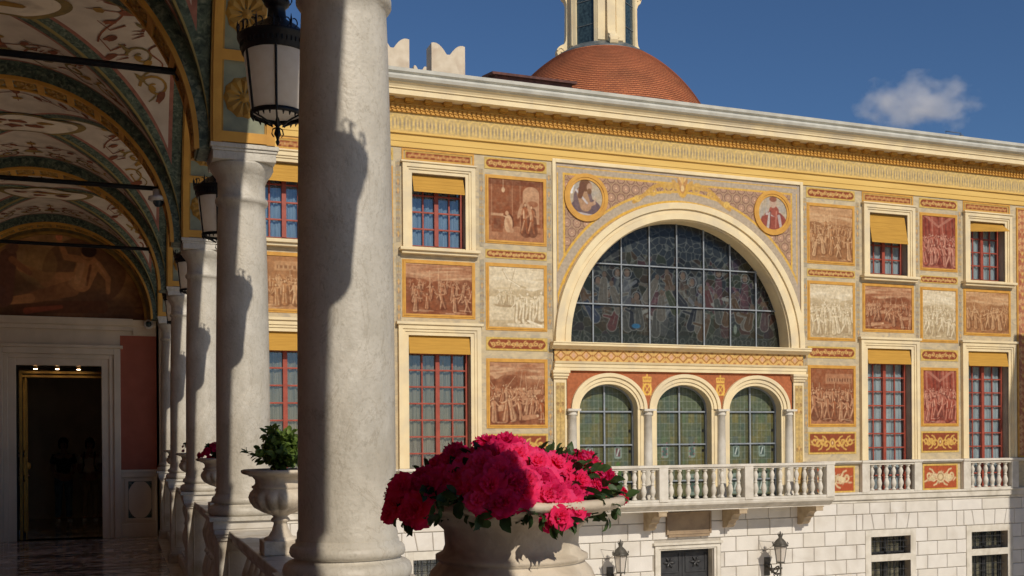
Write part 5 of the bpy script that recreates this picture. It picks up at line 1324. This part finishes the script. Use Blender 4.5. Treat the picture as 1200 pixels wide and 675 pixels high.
def wall_lamp(x, z, label):
    t = thing('wall_lamp', label, 'wall lamp', (x, F-.64, z), 'glazed lamps on brackets beside the courtyard door')
    def B(nm, mb, mt): return mb.build(nm, mt, t, world=False)
    g = MB(); g.lathe([(.105, 0), (.165, .40)], 0, 0, 0, 6, sm=False); g.lathe([(0, .01), (.10, .01)], 0, 0, 0, 6); B('glass', g, M['frost'])
    f = MB()
    for k in range(6): a = 2*PI*k/6; f.tube([(.108*math.cos(a), .108*math.sin(a), 0), (.168*math.cos(a), .168*math.sin(a), .40)], .009, 6)
    f.lathe([(.0, -.03), (.06, -.03), (.11, -.01), (.115, .01), (.10, .015)], 0, 0, 0, 12)
    for k in range(6): a = 2*PI*k/6; f.tube([(.1*math.cos(a), .1*math.sin(a), -.01), (.12*math.cos(a), .12*math.sin(a), -.05)], [.012, .004], 5)
    B('frame', f, M['oldiron'])
    f = MB(); f.lathe([(.16, .40), (.20, .41), (.205, .44), (.17, .46), (.13, .54), (.07, .60), (.045, .62), (.05, .65), (.06, .69), (.03, .72), (.015, .78), (0, .80)], 0, 0, 0, 18)
    for k in range(6):
        a = 2*PI*k/6; f.tube([(.19*math.cos(a), .19*math.sin(a), .44), (.22*math.cos(a), .22*math.sin(a), .48), (.2*math.cos(a), .2*math.sin(a), .52)], [.014, .014, .004], 6)
        f.tube([(.04*math.cos(a), .04*math.sin(a), .66), (.07*math.cos(a), .07*math.sin(a), .71), (.05*math.cos(a), .05*math.sin(a), .76)], [.01, .01, .003], 5)
    B('canopy', f, M['oldiron'])
    f = MB(); f.tube([(0, 0, -.03), (0, 0, -.30), (0, .03, -.36)], .022, 8); f.lathe([(0, -.2), (.05, -.18), (.05, -.14), (0, -.12)], 0, 0, 0, 12)
    for s_ in (-1, 1):
        pts = [(s_*.0+s_*.07*math.sin(u*5), .08+.5*u, -.22+.10*math.cos(u*7)) for u in [i/14 for i in range(15)]]; f.tube(pts, .018, 7)
        f.tube([(s_*.10*math.cos(u*5), .25+.10*math.sin(u*5), -.20-.02*u) for u in [i/10 for i in range(11)]], .014, 6)
    f.tube([(0, 0, -.30), (0, .2, -.34), (0, .45, -.26), (0, .6, -.16)], .024, 8); f.box(-.09, .09, .585, .62, -.42, .06); f.tube([(0, .10, -.32), (0, .16, -.42), (0, .26, -.42), (0, .30, -.34)], .016, 7)
    B('bracket', f, M['oldiron'])
    f = MB(); f.tube([(0, .0, .50), (-.12, .3, .50), (-.25, .62, .50)], .006, 6); f.tube([(0, .0, .50), (-.2, .62, .18)], .005, 6); B('stay_wire', f, M['oldiron'])
wall_lamp(11.34, -1.72, 'glazed wall lamp left of the dark door, beside the flowers')
wall_lamp(15.94, -1.70, 'glazed wall lamp right of the dark door on the blockwork')
def dome_cam(x, y, z, label, wall=False):
    t = thing('security_camera', label, 'security camera', (x, y, z), 'dome cameras in the gallery')
    m_ = MB()
    if wall: m_.lathe([(0, -.02), (.075, -.02), (.075, .02), (.06, .03), (0, .03)], 0, 0, 0, 20); m_.v = [(p[0], -p[2], p[1]) for p in m_.v]
    else: m_.lathe([(0, .09), (.05, .09), (.05, .03), (.09, .02), (.095, -.01), (.07, -.02), (0, -.02)], 0, 0, 0, 20)
    m_.build('housing', M['camwhite'], t, world=False)
    m_ = MB(); m_.lathe([(.05, -.015), (.048, -.045), (.03, -.07), (0, -.078)], 0, 0, 0, 18)
    if wall: m_.v = [(p[0], p[2]*.8, p[1]) for p in m_.v]
    m_.build('lens_dome', M['lglass'], t, world=False)
dome_cam(.36, 10.62, 3.93, 'small dome camera under the second tie rod, left of the second column')
dome_cam(.44, YE-.16, 3.46, 'round camera on the end wall cornice above the red panel', True)
# ------------------------------------------------------------------ urns and plants
UP = [(0, 0), (.085, 0), (.085, .045), (.078, .05), (.062, .055), (.045, .085), (.036, .115), (.034, .125), (.044, .13), (.05, .14), (.044, .15), (.036, .155), (.045, .165), (.085, .18), (.125, .205), (.145, .235), (.152, .26), (.150, .285), (.142, .30), (.138, .305), (.146, .31), (.146, .318), (.133, .325), (.128, .335), (.130, .352), (.142, .366), (.165, .376), (.185, .381), (.197, .387), (.201, .395), (.199, .403), (.188, .406), (.175, .40), (.16, .37), (0, .37)]
def urn(y, label, k=1., kr=1., z0=1.03, x=GX, lob=.085, up=0.):
    t = thing('stone_urn', label, 'urn', (x, y, z0), 'stone urns on the balustrade')
    prof = []
    for r, z in UP:
        prof.append((r*k*(kr if z > .36 else 1), z+up*max(0, min(1, (z-.33)/.04))))
    m_ = MB()
    def lb(a, z): return lob*abs(math.sin(a*7)) * max(0, min(1, (z-.16)/.03))*max(0, min(1, (.298-z)/.03))
    m_.lathe(prof, 0, 0, 0, 144, lobe=lb); m_.build('bowl', M['urn'], t, world=False)
    m_ = MB(); m_.box(-.098, .098, -.098, .098, -.039, .035); m_.build('plinth', M['urn'], t, bevel=.005, world=False)
    m_ = MB(); m_.lathe([(0, .388+up), (.168*k*kr, .384+up)], 0, 0, 0, 32); m_.build('soil', M['soil'], t, world=False)
    return t
urn(2.08, 'large near stone urn with a flared rim, holding the pink azalea', 1.12, 1.09, up=.036)
urn(5.525, 'stone urn on a slim foot holding a leafy green shrub', 1.0)
urn(8.975, 'ribbed stone urn with magenta flowers behind the second column')
urn(12.425, 'small distant stone urn with pinkish roses beside the third column')
urn(15.875, 'farthest tiny stone urn near the end of the gallery')

def blossom_mesh(name, seed, mat, rad=.031):
    rng = random.Random(seed); mb = MB()
    for L, (n, r, tilt, cup) in enumerate(((5, 1.0, .30, .15), (5, .9, .65, .3), (5, .66, 1.0, .3), (4, .42, 1.3, .2))):
        for p in range(n):
            a = 2*PI*p/n+L*.5+rng.uniform(-.12, .12); ca, sa = math.cos(a), math.sin(a); NU, NV = 5, 6; vs = []
            ph = rng.uniform(0, 6); tl = tilt+rng.uniform(-.12, .12); rr = rad*r*rng.uniform(.88, 1.1)
            for i in range(NU+1):
                u = i/NU
                wd = rr*.62*math.sin(PI*(.12+.66*u))**.8*(1.1 if u < .99 else .9)
                for j in range(NV+1):
                    v = 2*j/NV-1
                    d = rr*u*(1-.13*v*v*u); ang = tl-cup*u*.8+(.35*u*u if L < 2 else 0)*-1
                    x = d*math.cos(ang); z = d*math.sin(tl)*.85-(.30*rr*u*u if L < 2 else .08*rr*u)+.10*rr*abs(v)+.13*rr*math.sin(v*6+ph)*u*u
                    x += .06*rr*math.cos(v*7+ph)*u*u
                    vs.append((x*ca-wd*v*sa, x*sa+wd*v*ca, z+L*.003))
            mb.add(vs, [(i*(NV+1)+j, i*(NV+1)+j+1, (i+1)*(NV+1)+j+1, (i+1)*(NV+1)+j) for i in range(NU) for j in range(NV)], 0, True)
    for k in range(5): a = 2*PI*k/5; mb.tube([(0, 0, 0), (.3*rad*math.cos(a), .3*rad*math.sin(a), rad*.75)], .0012, 4, 0)
    o = mb.build(name, mat); me = o.data; bpy.data.objects.remove(o); return me
BM = [blossom_mesh('blossom', i, (M['petal'], M['petal2'], M['petal3'])[i % 3], .032*(1+.12*(i % 2))) for i in range(6)]
BMs = [blossom_mesh('blossom', 10+i, M['petal2']) for i in range(2)]; BMp = [blossom_mesh('blossom', 20, M['petalpale'])]
def leaves(mb, pts, rng, size, m=0):
    for (p, d) in pts:
        p = Vector(p); d = Vector(d).normalized(); s_ = size*rng.uniform(.7, 1.25)
        up = Vector((rng.uniform(-1, 1), rng.uniform(-1, 1), rng.uniform(.2, 1))).normalized(); sd = d.cross(up).normalized(); nn = sd.cross(d)
        vs = [p]; rows = [(.3, .24), (.6, .27), (.85, .14)]
        for t, w_ in rows:
            c_ = p+d*s_*t-nn*s_*.14*t*t; vs += [c_-sd*s_*w_+nn*s_*.07, c_, c_+sd*s_*w_+nn*s_*.07]
        vs.append(p+d*s_-nn*s_*.2)
        mb.add(vs, [(0, 2, 1), (0, 3, 2), (1, 2, 5, 4), (2, 3, 6, 5), (4, 5, 8, 7), (5, 6, 9, 8), (7, 8, 10), (8, 9, 10)], m, True)
REST = []
def place_blossom(par_, loc, nrm, me, sc, rng):
    if sum(1 for c_ in par_.children if c_.name.startswith('blossom')) >= 100:
        REST.append((me, Matrix.Translation(loc) @ Vector(nrm).to_track_quat('Z', 'Y').to_matrix().to_4x4() @ Matrix.Rotation(rng.uniform(0, 6.28), 4, 'Z') @ Matrix.Scale(sc, 4))); return
    o = bpy.data.objects.new('blossom', me); COL.objects.link(o); o.parent = par_; o.location = loc
    q = Vector(nrm).to_track_quat('Z', 'Y'); o.rotation_mode = 'QUATERNION'
    from mathutils import Quaternion
    o.rotation_quaternion = q @ Quaternion((0, 0, 1), rng.uniform(0, 6.28)); o.scale = (sc, sc, sc*rng.uniform(.85, 1.15))
# camera model, used only to turn measured photo positions into places on real planes
TH = R(20.74); FL = 1212.; RR = R(.415)
def at_y(x, y, Y):
    u = x-600; v = 511.2-y; a = (u*math.cos(RR)+v*math.sin(RR))/FL; b_ = (-u*math.sin(RR)+v*math.cos(RR))/FL
    dx = a*math.cos(TH)+math.sin(TH); dy = math.cos(TH)-a*math.sin(TH); return Vector((dx/dy*Y, Y, 1.6+b_/dy*Y))
az = thing('azalea', 'bright pink azalea in full bloom spilling over the near urn', 'flowering plant', (GX, 2.08, 1.45))
rng = random.Random(11)
AP = [(472, 572, 2.0), (490, 598, 1.95), (497, 562, 2.02), (466, 590, 2.02), (512, 549, 2.08), (532, 524, 2.15), (545, 548, 2.0), (552, 528, 2.05), (572, 513, 2.15), (592, 512, 2.08), (588, 535, 1.98), (565, 545, 1.92),
      (602, 552, 1.90), (575, 572, 1.86), (610, 580, 1.86), (590, 590, 1.84), (560, 563, 1.90), (624, 530, 2.0), (636, 528, 2.1), (618, 552, 1.95), (642, 545, 2.0), (655, 530, 2.12), (662, 555, 1.98), (640, 568, 1.90),
      (655, 590, 1.86), (668, 580, 1.88), (648, 578, 1.86), (676, 566, 1.92), (684, 572, 1.96), (670, 556, 1.95), (694, 548, 2.05), (708, 564, 2.08), (634, 566, 1.88), (628, 538, 1.95), (650, 545, 1.95), (668, 545, 2.0), (616, 566, 1.87), (640, 582, 1.86), (690, 582, 1.98), (656, 606, 1.84), (672, 596, 1.86), (605, 535, 1.95), (520, 560, 1.98), (504, 572, 1.97), (484, 580, 1.98), (560, 588, 1.86), (680, 548, 2.1), (688, 540, 2.15), (692, 560, 2.05), (705, 555, 2.15), (712, 572, 2.1), (718, 580, 2.12), (700, 572, 2.0), (662, 600, 1.85), (535, 560, 1.95), (528, 545, 2.05), (606, 520, 2.2), (585, 556, 1.88), (628, 545, 1.93), (548, 572, 1.92), (670, 538, 2.2), (600, 568, 1.86), (580, 522, 2.02), (626, 580, 1.88)]
ctr = Vector((.78, 2.10, 1.40)); base = wloc(az)
for i, (x, y, Y) in enumerate(AP):
    if y < 531: y += 9
    p = at_y(x, y, Y); n_ = (p-ctr); n_.z += .02; n_ += Vector((rng.uniform(-.05, .05), -.07+rng.uniform(-.03, .03), rng.uniform(-.02, .05)))
    place_blossom(az, p-base, n_, BM[rng.randrange(6)], rng.uniform(.8, 1.1), rng)
    o_ = Vector((rng.uniform(-.034, .034), rng.uniform(.0, .03), rng.uniform(-.022, .012)))
    place_blossom(az, p-base+o_, n_+o_*3, BM[rng.randrange(6)], rng.uniform(.6, .95), rng)
for i in range(44):      # far side of the bush
    a = rng.uniform(.0, PI); e = rng.uniform(.05, 1.0); r_ = rng.uniform(.22, .27)
    p = Vector((.78+r_*math.cos(a)*math.cos(e), 2.10+r_*math.sin(a)*math.cos(e)*.9, 1.46+.055*math.sin(e)))
    place_blossom(az, p-base, p-ctr, BM[i % 6], rng.uniform(.85, 1.1), rng)
if REST:      # the remaining, mostly hidden blossoms as one part
    vs = []; fs = []; mi = []; mats_ = []
    for me_, mx_ in REST:
        m0 = me_.materials[0]
        if m0 not in mats_: mats_.append(m0)
        o_ = len(vs); vs += [tuple(mx_ @ v.co) for v in me_.vertices]; fs += [[i+o_ for i in p.vertices] for p in me_.polygons]; mi += [mats_.index(m0)]*len(me_.polygons)
    bmz = MB(); bmz.v = vs; bmz.f = fs; bmz.m = mi; bmz.sm = [True]*len(fs)
    bo = bmz.build('far_blossoms', mats_, az, world=False); bo['kind'] = 'stuff'
mb = MB(); L = []
for i in range(160):
    a = rng.uniform(-PI, .0); e = rng.uniform(.0, 1.2); d = Vector((math.cos(a)*math.cos(e), math.sin(a)*math.cos(e), math.sin(e))); r_ = rng.uniform(.88, 1.06)
    L.append((Vector((d.x*.24*r_, d.y*.20*r_, d.z*.12*r_)), d+Vector((rng.uniform(-.7, .7), rng.uniform(-.7, .7), rng.uniform(-.5, .5)))))
for i in range(1100):
    a = rng.uniform(0, 2*PI); e = rng.uniform(-.15, 1.45); r_ = rng.uniform(.45, .86); d = Vector((math.cos(a)*math.cos(e), math.sin(a)*math.cos(e), math.sin(e)))
    p = Vector((d.x*.225*r_, d.y*.21*r_, d.z*.12*r_-.005)); L.append((p, d+Vector((rng.uniform(-.5, .5), rng.uniform(-.5, .5), rng.uniform(-.6, .3)))))
leaves(mb, L, rng, .032)
for (x, y, Y) in ((505, 600, 1.9), (518, 596, 1.87), (565, 600, 1.86), (590, 602, 1.85), (622, 598, 1.86), (640, 604, 1.85), (665, 610, 1.85), (690, 592, 1.98), (705, 598, 2.0), (715, 604, 2.02), (480, 604, 1.97), (500, 575, 1.95), (520, 575, 1.9), (540, 585, 1.88), (680, 585, 1.95), (640, 600, 1.86), (470, 600, 2.0), (650, 608, 1.85)):
    p = at_y(x, y-3, Y)-base; leaves(mb, [(p+Vector((rng.uniform(-.015, .015),)*3), (rng.uniform(-.6, .6), -.5, rng.uniform(-1, .1))) for _ in range(5)], rng, .034)
L = []
for i in range(80):
    a = rng.uniform(0, 2*PI); r_ = rng.uniform(.17, .225); d = Vector((math.cos(a), math.sin(a), rng.uniform(-.9, .5)))
    L.append((Vector((math.cos(a)*r_-.004, math.sin(a)*r_+.01, rng.uniform(.0, .05))), d+Vector((rng.uniform(-.6, .6), rng.uniform(-.6, .6), 0))))
leaves(mb, L, rng, .034)
mb.build('foliage', M['leafdark'], az, world=False)
def stems_plant(name, label, cat, y, h, r_, nst, nl, lm, fl=None, nf=0, sc=1., size=.045):
    t = thing(name, label, cat, (GX, y, 1.42)); rng = random.Random(int(y*10)); mb = MB(); st = MB(); tips = []
    for s_ in range(nst):
        a = rng.uniform(0, 2*PI); rr = rng.uniform(.2, 1)*r_; hh = h*rng.uniform(.6, 1.05)*(1-.35*(rr/r_)**2)
        pts = [Vector((rr*math.cos(a)*u**1.3, rr*math.sin(a)*u**1.3, hh*(u-.22*u*u*(rr/r_))*1.1)) for u in [i/7 for i in range(8)]]
        st.tube(pts, [.004*(1-.7*i/7) for i in range(8)], 5); tips.append(pts[-1])
        for j in range(nl):
            u = rng.uniform(.25, 1); i = min(6, int(u*7)); p = pts[i].lerp(pts[i+1], u*7-i) if u < 1 else pts[7]
            leaves(mb, [(p, (rng.uniform(-1, 1), rng.uniform(-1, 1), rng.uniform(-.5, .7)))], rng, size)
    mb.build('foliage', M[lm], t, world=False); st.build('stems', M['leafdark'], t, world=False)
    for k in range(nf):
        a = rng.uniform(0, 2*PI); e = rng.uniform(-.1, 1.4); d = Vector((math.cos(a)*math.cos(e), math.sin(a)*math.cos(e), math.sin(e)))
        place_blossom(t, Vector((d.x*r_, d.y*r_, d.z*h*.8+.01)), d, fl[k % len(fl)], sc*rng.uniform(.85, 1.1), rng)
    return t
stems_plant('leafy_shrub', 'leafy green shrub growing in the urn left of the nearest column', 'shrub', 5.525, .22, .19, 60, 30, 'leaf')
stems_plant('azalea', 'magenta azalea in the ribbed urn behind the second column', 'flowering plant', 8.975, .15, .18, 30, 16, 'leafdark', BMs, 60, 1.0)
stems_plant('rose_plant', 'leggy plant with small pinkish flowers in the distant urn', 'flowering plant', 12.425, .2, .15, 18, 12, 'leafdark', BMp, 7, .6)
stems_plant('rose_plant', 'tiny dark leafy plant in the farthest urn', 'flowering plant', 15.875, .16, .12, 16, 12, 'leafdark', BMp, 2, .5)

# ------------------------------------------------------------------ people in the dark doorway
def skin(name, verts, edges, rad, mat, par_, sub_=2):
    me = bpy.data.meshes.new(name); me.from_pydata(verts, edges, []); o = bpy.data.objects.new(name, me); COL.objects.link(o)
    sk_ = o.modifiers.new('skin', 'SKIN'); me.skin_vertices
    if not me.skin_vertices: me.attributes
    bpy.context.view_layer.objects.active = o
    sv = me.skin_vertices[0].data
    for i, r_ in enumerate(rad): sv[i].radius = r_ if isinstance(r_, tuple) else (r_, r_)
    sv[0].use_root = True
    ss = o.modifiers.new('sub', 'SUBSURF'); ss.levels = sub_; ss.render_levels = sub_; sk_.use_smooth_shade = True
    me.materials.append(mat); o.parent = par_
    return o
def person(x, y, rz, h, label, shirt, trouser, cap=None, strap=False):
    t = thing('person', label, 'person', (x, y, 0)); t.rotation_euler = (0, 0, rz); k = h/1.75
    V = [(0, 0, .95), (0, 0, 1.12), (0, .0, 1.33), (0, .0, 1.46), (0, -.01, 1.54), (0, -.015, 1.63), (0, -.01, 1.70)]
    Rd = [(.13, .095), (.12, .085), (.14, .09), (.06, .05), (.05, .05), (.075, .09), (.065, .075)]
    E = [(i, i+1) for i in range(6)]
    for s_ in (-1, 1):
        o = len(V); V += [(s_*.17, 0, 1.40), (s_*.225, .03, 1.14), (s_*.17, -.14, 1.04), (s_*.12, -.21, 1.05)]; Rd += [.052, .042, .032, .026]; E += [(2, o), (o, o+1), (o+1, o+2), (o+2, o+3)]
        o = len(V); V += [(s_*.09, 0, .88), (s_*.10, -.01, .50), (s_*.11, .01, .10), (s_*.12, -.10, .04)]; Rd += [.088, .056, .040, .032]; E += [(0, o), (o, o+1), (o+1, o+2), (o+2, o+3)]
    def S(v): return (v[0]*k, v[1]*k, v[2]*k)
    skin('body', [S(v) for v in V], E, [(r[0]*k, r[1]*k) if isinstance(r, tuple) else r*k for r in Rd], M['skin'], t)
    V2 = [(0, 0, .98), (0, 0, 1.15), (0, 0, 1.35), (0, 0, 1.46)]; R2 = [(.155, .12), (.14, .105), (.165, .11), (.08, .07)]; E2 = [(0, 1), (1, 2), (2, 3)]
    for s_ in (-1, 1): o = len(V2); V2 += [(s_*.18, 0, 1.40), (s_*.215, .02, 1.22)]; R2 += [.07, .066]; E2 += [(2, o), (o, o+1)]
    skin('shirt', [S(v) for v in V2], E2, [(r[0]*k, r[1]*k) if isinstance(r, tuple) else r*k for r in R2], shirt, t)
    V3 = [(0, 0, .97)]; R3 = [(.145, .115)]; E3 = []
    for s_ in (-1, 1): o = len(V3); V3 += [(s_*.09, 0, .86), (s_*.10, -.01, .50), (s_*.11, .01, .09)]; R3 += [.10, .072, .062]; E3 += [(0, o), (o, o+1), (o+1, o+2)]
    skin('trousers', [S(v) for v in V3], E3, [(r[0]*k, r[1]*k) if isinstance(r, tuple) else r*k for r in R3], trouser, t)
    for s_ in (-1, 1):
        m_ = MB(); m_.lathe([(0, 0), (.05, 0), (.052, .03), (.04, .07), (.0, .085)], 0, 0, 0, 14); m_.v = [(p[0]*k+s_*.115*k, p[1]*2.3*k-.05*k, p[2]*k) for p in m_.v]; m_.build('shoe', M['shoe'], t, world=False)
        for j in range(5):   # fingers
            m_ = MB() if j == 0 else m_; b0 = Vector((s_*(.125-.014*j), -.215, 1.055)); m_.tube([b0, b0+Vector((-s_*.01, -.04, -.006)), b0+Vector((-s_*.02, -.06 if j < 4 else -.045, -.03))], [.009, .008, .006], 6)
        m_.v = [(p[0]*k, p[1]*k, p[2]*k) for p in m_.v]; m_.build('fingers', M['skin'], t, world=False)
    m_ = MB(); m_.lathe([(0, .155), (.06, .135), (.095, .07), (.10, 0), (.092, -.06), (.07, -.09)], 0, .015, 1.64, 20, a0=.2, a1=PI-.2); m_.lathe([(0, .145), (.055, .13), (.088, .08), (.094, .04)], 0, -.005, 1.64, 20)
    m_.v = [(p[0]*k, p[1]*k, p[2]*k) for p in m_.v]; m_.build('hair', M['hair'], t, world=False)
    m_ = MB()
    for s_ in (-1, 1): m_.lathe([(0, -.008), (.01, 0), (0, .008)], s_*.03, -.103, 1.655, 8)
    m_.tube([(0, -.10, 1.66), (0, -.122, 1.63), (0, -.10, 1.622)], [.008, .012, .006], 6); m_.tube([(-.022, -.098, 1.59), (.022, -.098, 1.59)], .005, 6)
    m_.v = [(p[0]*k, p[1]*k, p[2]*k) for p in m_.v]; m_.build('face', M['hair'], t, world=False)
    if cap:
        m_ = MB(); m_.lathe([(0, .16), (.06, .145), (.098, .09), (.104, .055), (0, .055)], 0, 0, 1.64, 22); m_.extr([(-.09, -.05), (.09, -.05), (.075, -.15), (0, -.185), (-.075, -.15)], 1.695, 1.703, 'z')
        m_.v = [(p[0]*k, p[1]*k, p[2]*k) for p in m_.v]; m_.build('cap', cap, t, world=False)
    if strap:
        for s_ in (-1, 1):
            m_ = MB(); m_.tube([(s_*.10*k, -.0, 1.475*k), (s_*.11*k, -.125*k, 1.36*k), (s_*.10*k, -.14*k, 1.2*k), (s_*.14*k, -.06*k, 1.08*k)], .016, 6); m_.build('strap', M['navy'], t, world=False)
    return t
person(-1.03, 21.75, R(12), 1.60, 'person in dark clothes and a cap with blue jeans in the doorway', M['navy'], M['denim'], M['navy'])
person(-.56, 21.8, R(-6), 1.60, 'person in a pale top and khaki trousers with dark straps in the doorway', M['tee'], M['khaki'], None, True)
person(-1.72, 19.25, R(60), 1.68, 'person hidden by the left door jamb, one white shoe showing', M['navy'], M['navy'])

# ------------------------------------------------------------------ courtyard ground, cloud, sky, light, camera
g = MB(); g.add([(-1500, -1500, -4.6), (1500, -1500, -4.6), (1500, 1500, -4.6), (-1500, 1500, -4.6)], [(0, 1, 2, 3)]); struct(g.build('courtyard_ground', M['ground']))
def cloud():
    d = 900.
    c_ = at_y(1078, 122, d); t = None
    mb = MB(); rng = random.Random(5)
    me = bpy.data.meshes.new('cloud'); 
    import bmesh
    bm = bmesh.new(); bmesh.ops.create_icosphere(bm, subdivisions=4, radius=1)
    sc = d/1212*1.2
    for v in bm.verts: v.co = Vector((v.co.x*90*sc*1.05, v.co.y*60*sc, v.co.z*38*sc))
    bm.to_mesh(me); bm.free()
    o = bpy.data.objects.new('cloud', me); COL.objects.link(o); o.location = c_
    m = bpy.data.materials.new('cloud_vapour'); m.use_nodes = True; nt = m.node_tree; nt.nodes.remove(nt.nodes['Principled BSDF'])
    pv = N(nt, 'ShaderNodeVolumePrincipled'); nt.links.new(pv.outputs[0], nt.nodes['Material Output'].inputs['Volume'])
    pv.inputs['Color'].default_value = (.95, .95, .97, 1); pv.inputs['Anisotropy'].default_value = .1
    tc = N(nt, 'ShaderNodeTexCoord'); mp = N(nt, 'ShaderNodeMapping'); mp.vector_type = 'POINT'; nt.links.new(tc.outputs['Generated'], mp.inputs[0])
    mp.inputs['Location'].default_value = (-.5, -.5, -.5)
    n1 = N(nt, 'ShaderNodeTexNoise'); n1.inputs['Scale'].default_value = 3.4; n1.inputs['Detail'].default_value = 7; n1.inputs['Roughness'].default_value = .6
    mp2 = N(nt, 'ShaderNodeMapping'); mp2.inputs['Scale'].default_value = (1.5, 1., .8); mp2.inputs['Location'].default_value = (3.1, .2, 1.7); nt.links.new(tc.outputs['Generated'], mp2.inputs[0]); nt.links.new(mp2.outputs[0], n1.inputs['Vector'])
    ln = N(nt, 'ShaderNodeVectorMath', operation='LENGTH'); nt.links.new(mp.outputs[0], ln.inputs[0])
    # density = clamp((noise*.75 + .30 - r*1.25)*k)
    a = N(nt, 'ShaderNodeMath', operation='MULTIPLY_ADD'); nt.links.new(n1.outputs['Fac'], a.inputs[0]); a.inputs[1].default_value = 1.15; a.inputs[2].default_value = -.22
    b_ = N(nt, 'ShaderNodeMath', operation='MULTIPLY_ADD'); nt.links.new(ln.outputs['Value'], b_.inputs[0]); b_.inputs[1].default_value = -.95; nt.links.new(a.outputs[0], b_.inputs[2])
    c2 = N(nt, 'ShaderNodeMath', operation='MULTIPLY'); nt.links.new(b_.outputs[0], c2.inputs[0]); c2.inputs[1].default_value = .11; c2.use_clamp = True
    nt.links.new(c2.outputs[0], pv.inputs['Density'])
    me.materials.append(m)
    tagm(o, 'small soft grey-white cloud alone in the deep blue sky', 'cloud')
cloud()
wd = bpy.data.worlds.new('World'); scn.world = wd; wd.use_nodes = True; nt = wd.node_tree
sky = N(nt, 'ShaderNodeTexSky'); sky.sky_type = 'NISHITA'; sky.sun_disc = False
LD = Vector((-.10, 1, -.73)).normalized()
sky.sun_elevation = math.asin(-LD.z); sky.sun_rotation = R(180-5); sky.altitude = 0; sky.air_density = 1.0; sky.dust_density = 0.1; sky.ozone_density = 9.0
bg = nt.nodes['Background']; nt.links.new(sky.outputs[0], bg.inputs[0]); bg.inputs[1].default_value = .064
sl = bpy.data.lights.new('sun', 'SUN'); sl.energy = 3.3; sl.angle = R(.5); sl.color = (1, .90, .76)
so = bpy.data.objects.new('sun', sl); COL.objects.link(so); so.rotation_mode = 'QUATERNION'; so.rotation_quaternion = (-LD).to_track_quat('Z', 'Y'); so.location = (5, -20, 30)
cd = bpy.data.cameras.new('camera'); cam = bpy.data.objects.new('camera', cd); COL.objects.link(cam); scn.camera = cam
cd.lens = 36*FL/1200; cd.sensor_width = 36; cd.shift_y = (511.2-337.5)/1200; cd.clip_end = 5000; cd.clip_start = .05
cam.location = (0, 0, 1.6)
cam.matrix_world = Matrix.Translation((0, 0, 1.6)) @ Matrix.Rotation(-TH, 4, 'Z') @ Matrix.Rotation(PI/2, 4, 'X') @ Matrix.Rotation(-RR, 4, 'Z')
scn.render.engine = 'CYCLES'; scn.render.resolution_x = 1024; scn.render.resolution_y = 576
scn.view_settings.view_transform = 'Standard'; scn.view_settings.look = 'None'; scn.view_settings.exposure = 0.0; scn.view_settings.gamma = 1
scn.cycles.max_bounces = 12; scn.cycles.diffuse_bounces = 8; scn.cycles.volume_bounces = 6; scn.cycles.transparent_max_bounces = 12; scn.cycles.volume_step_rate = 1.
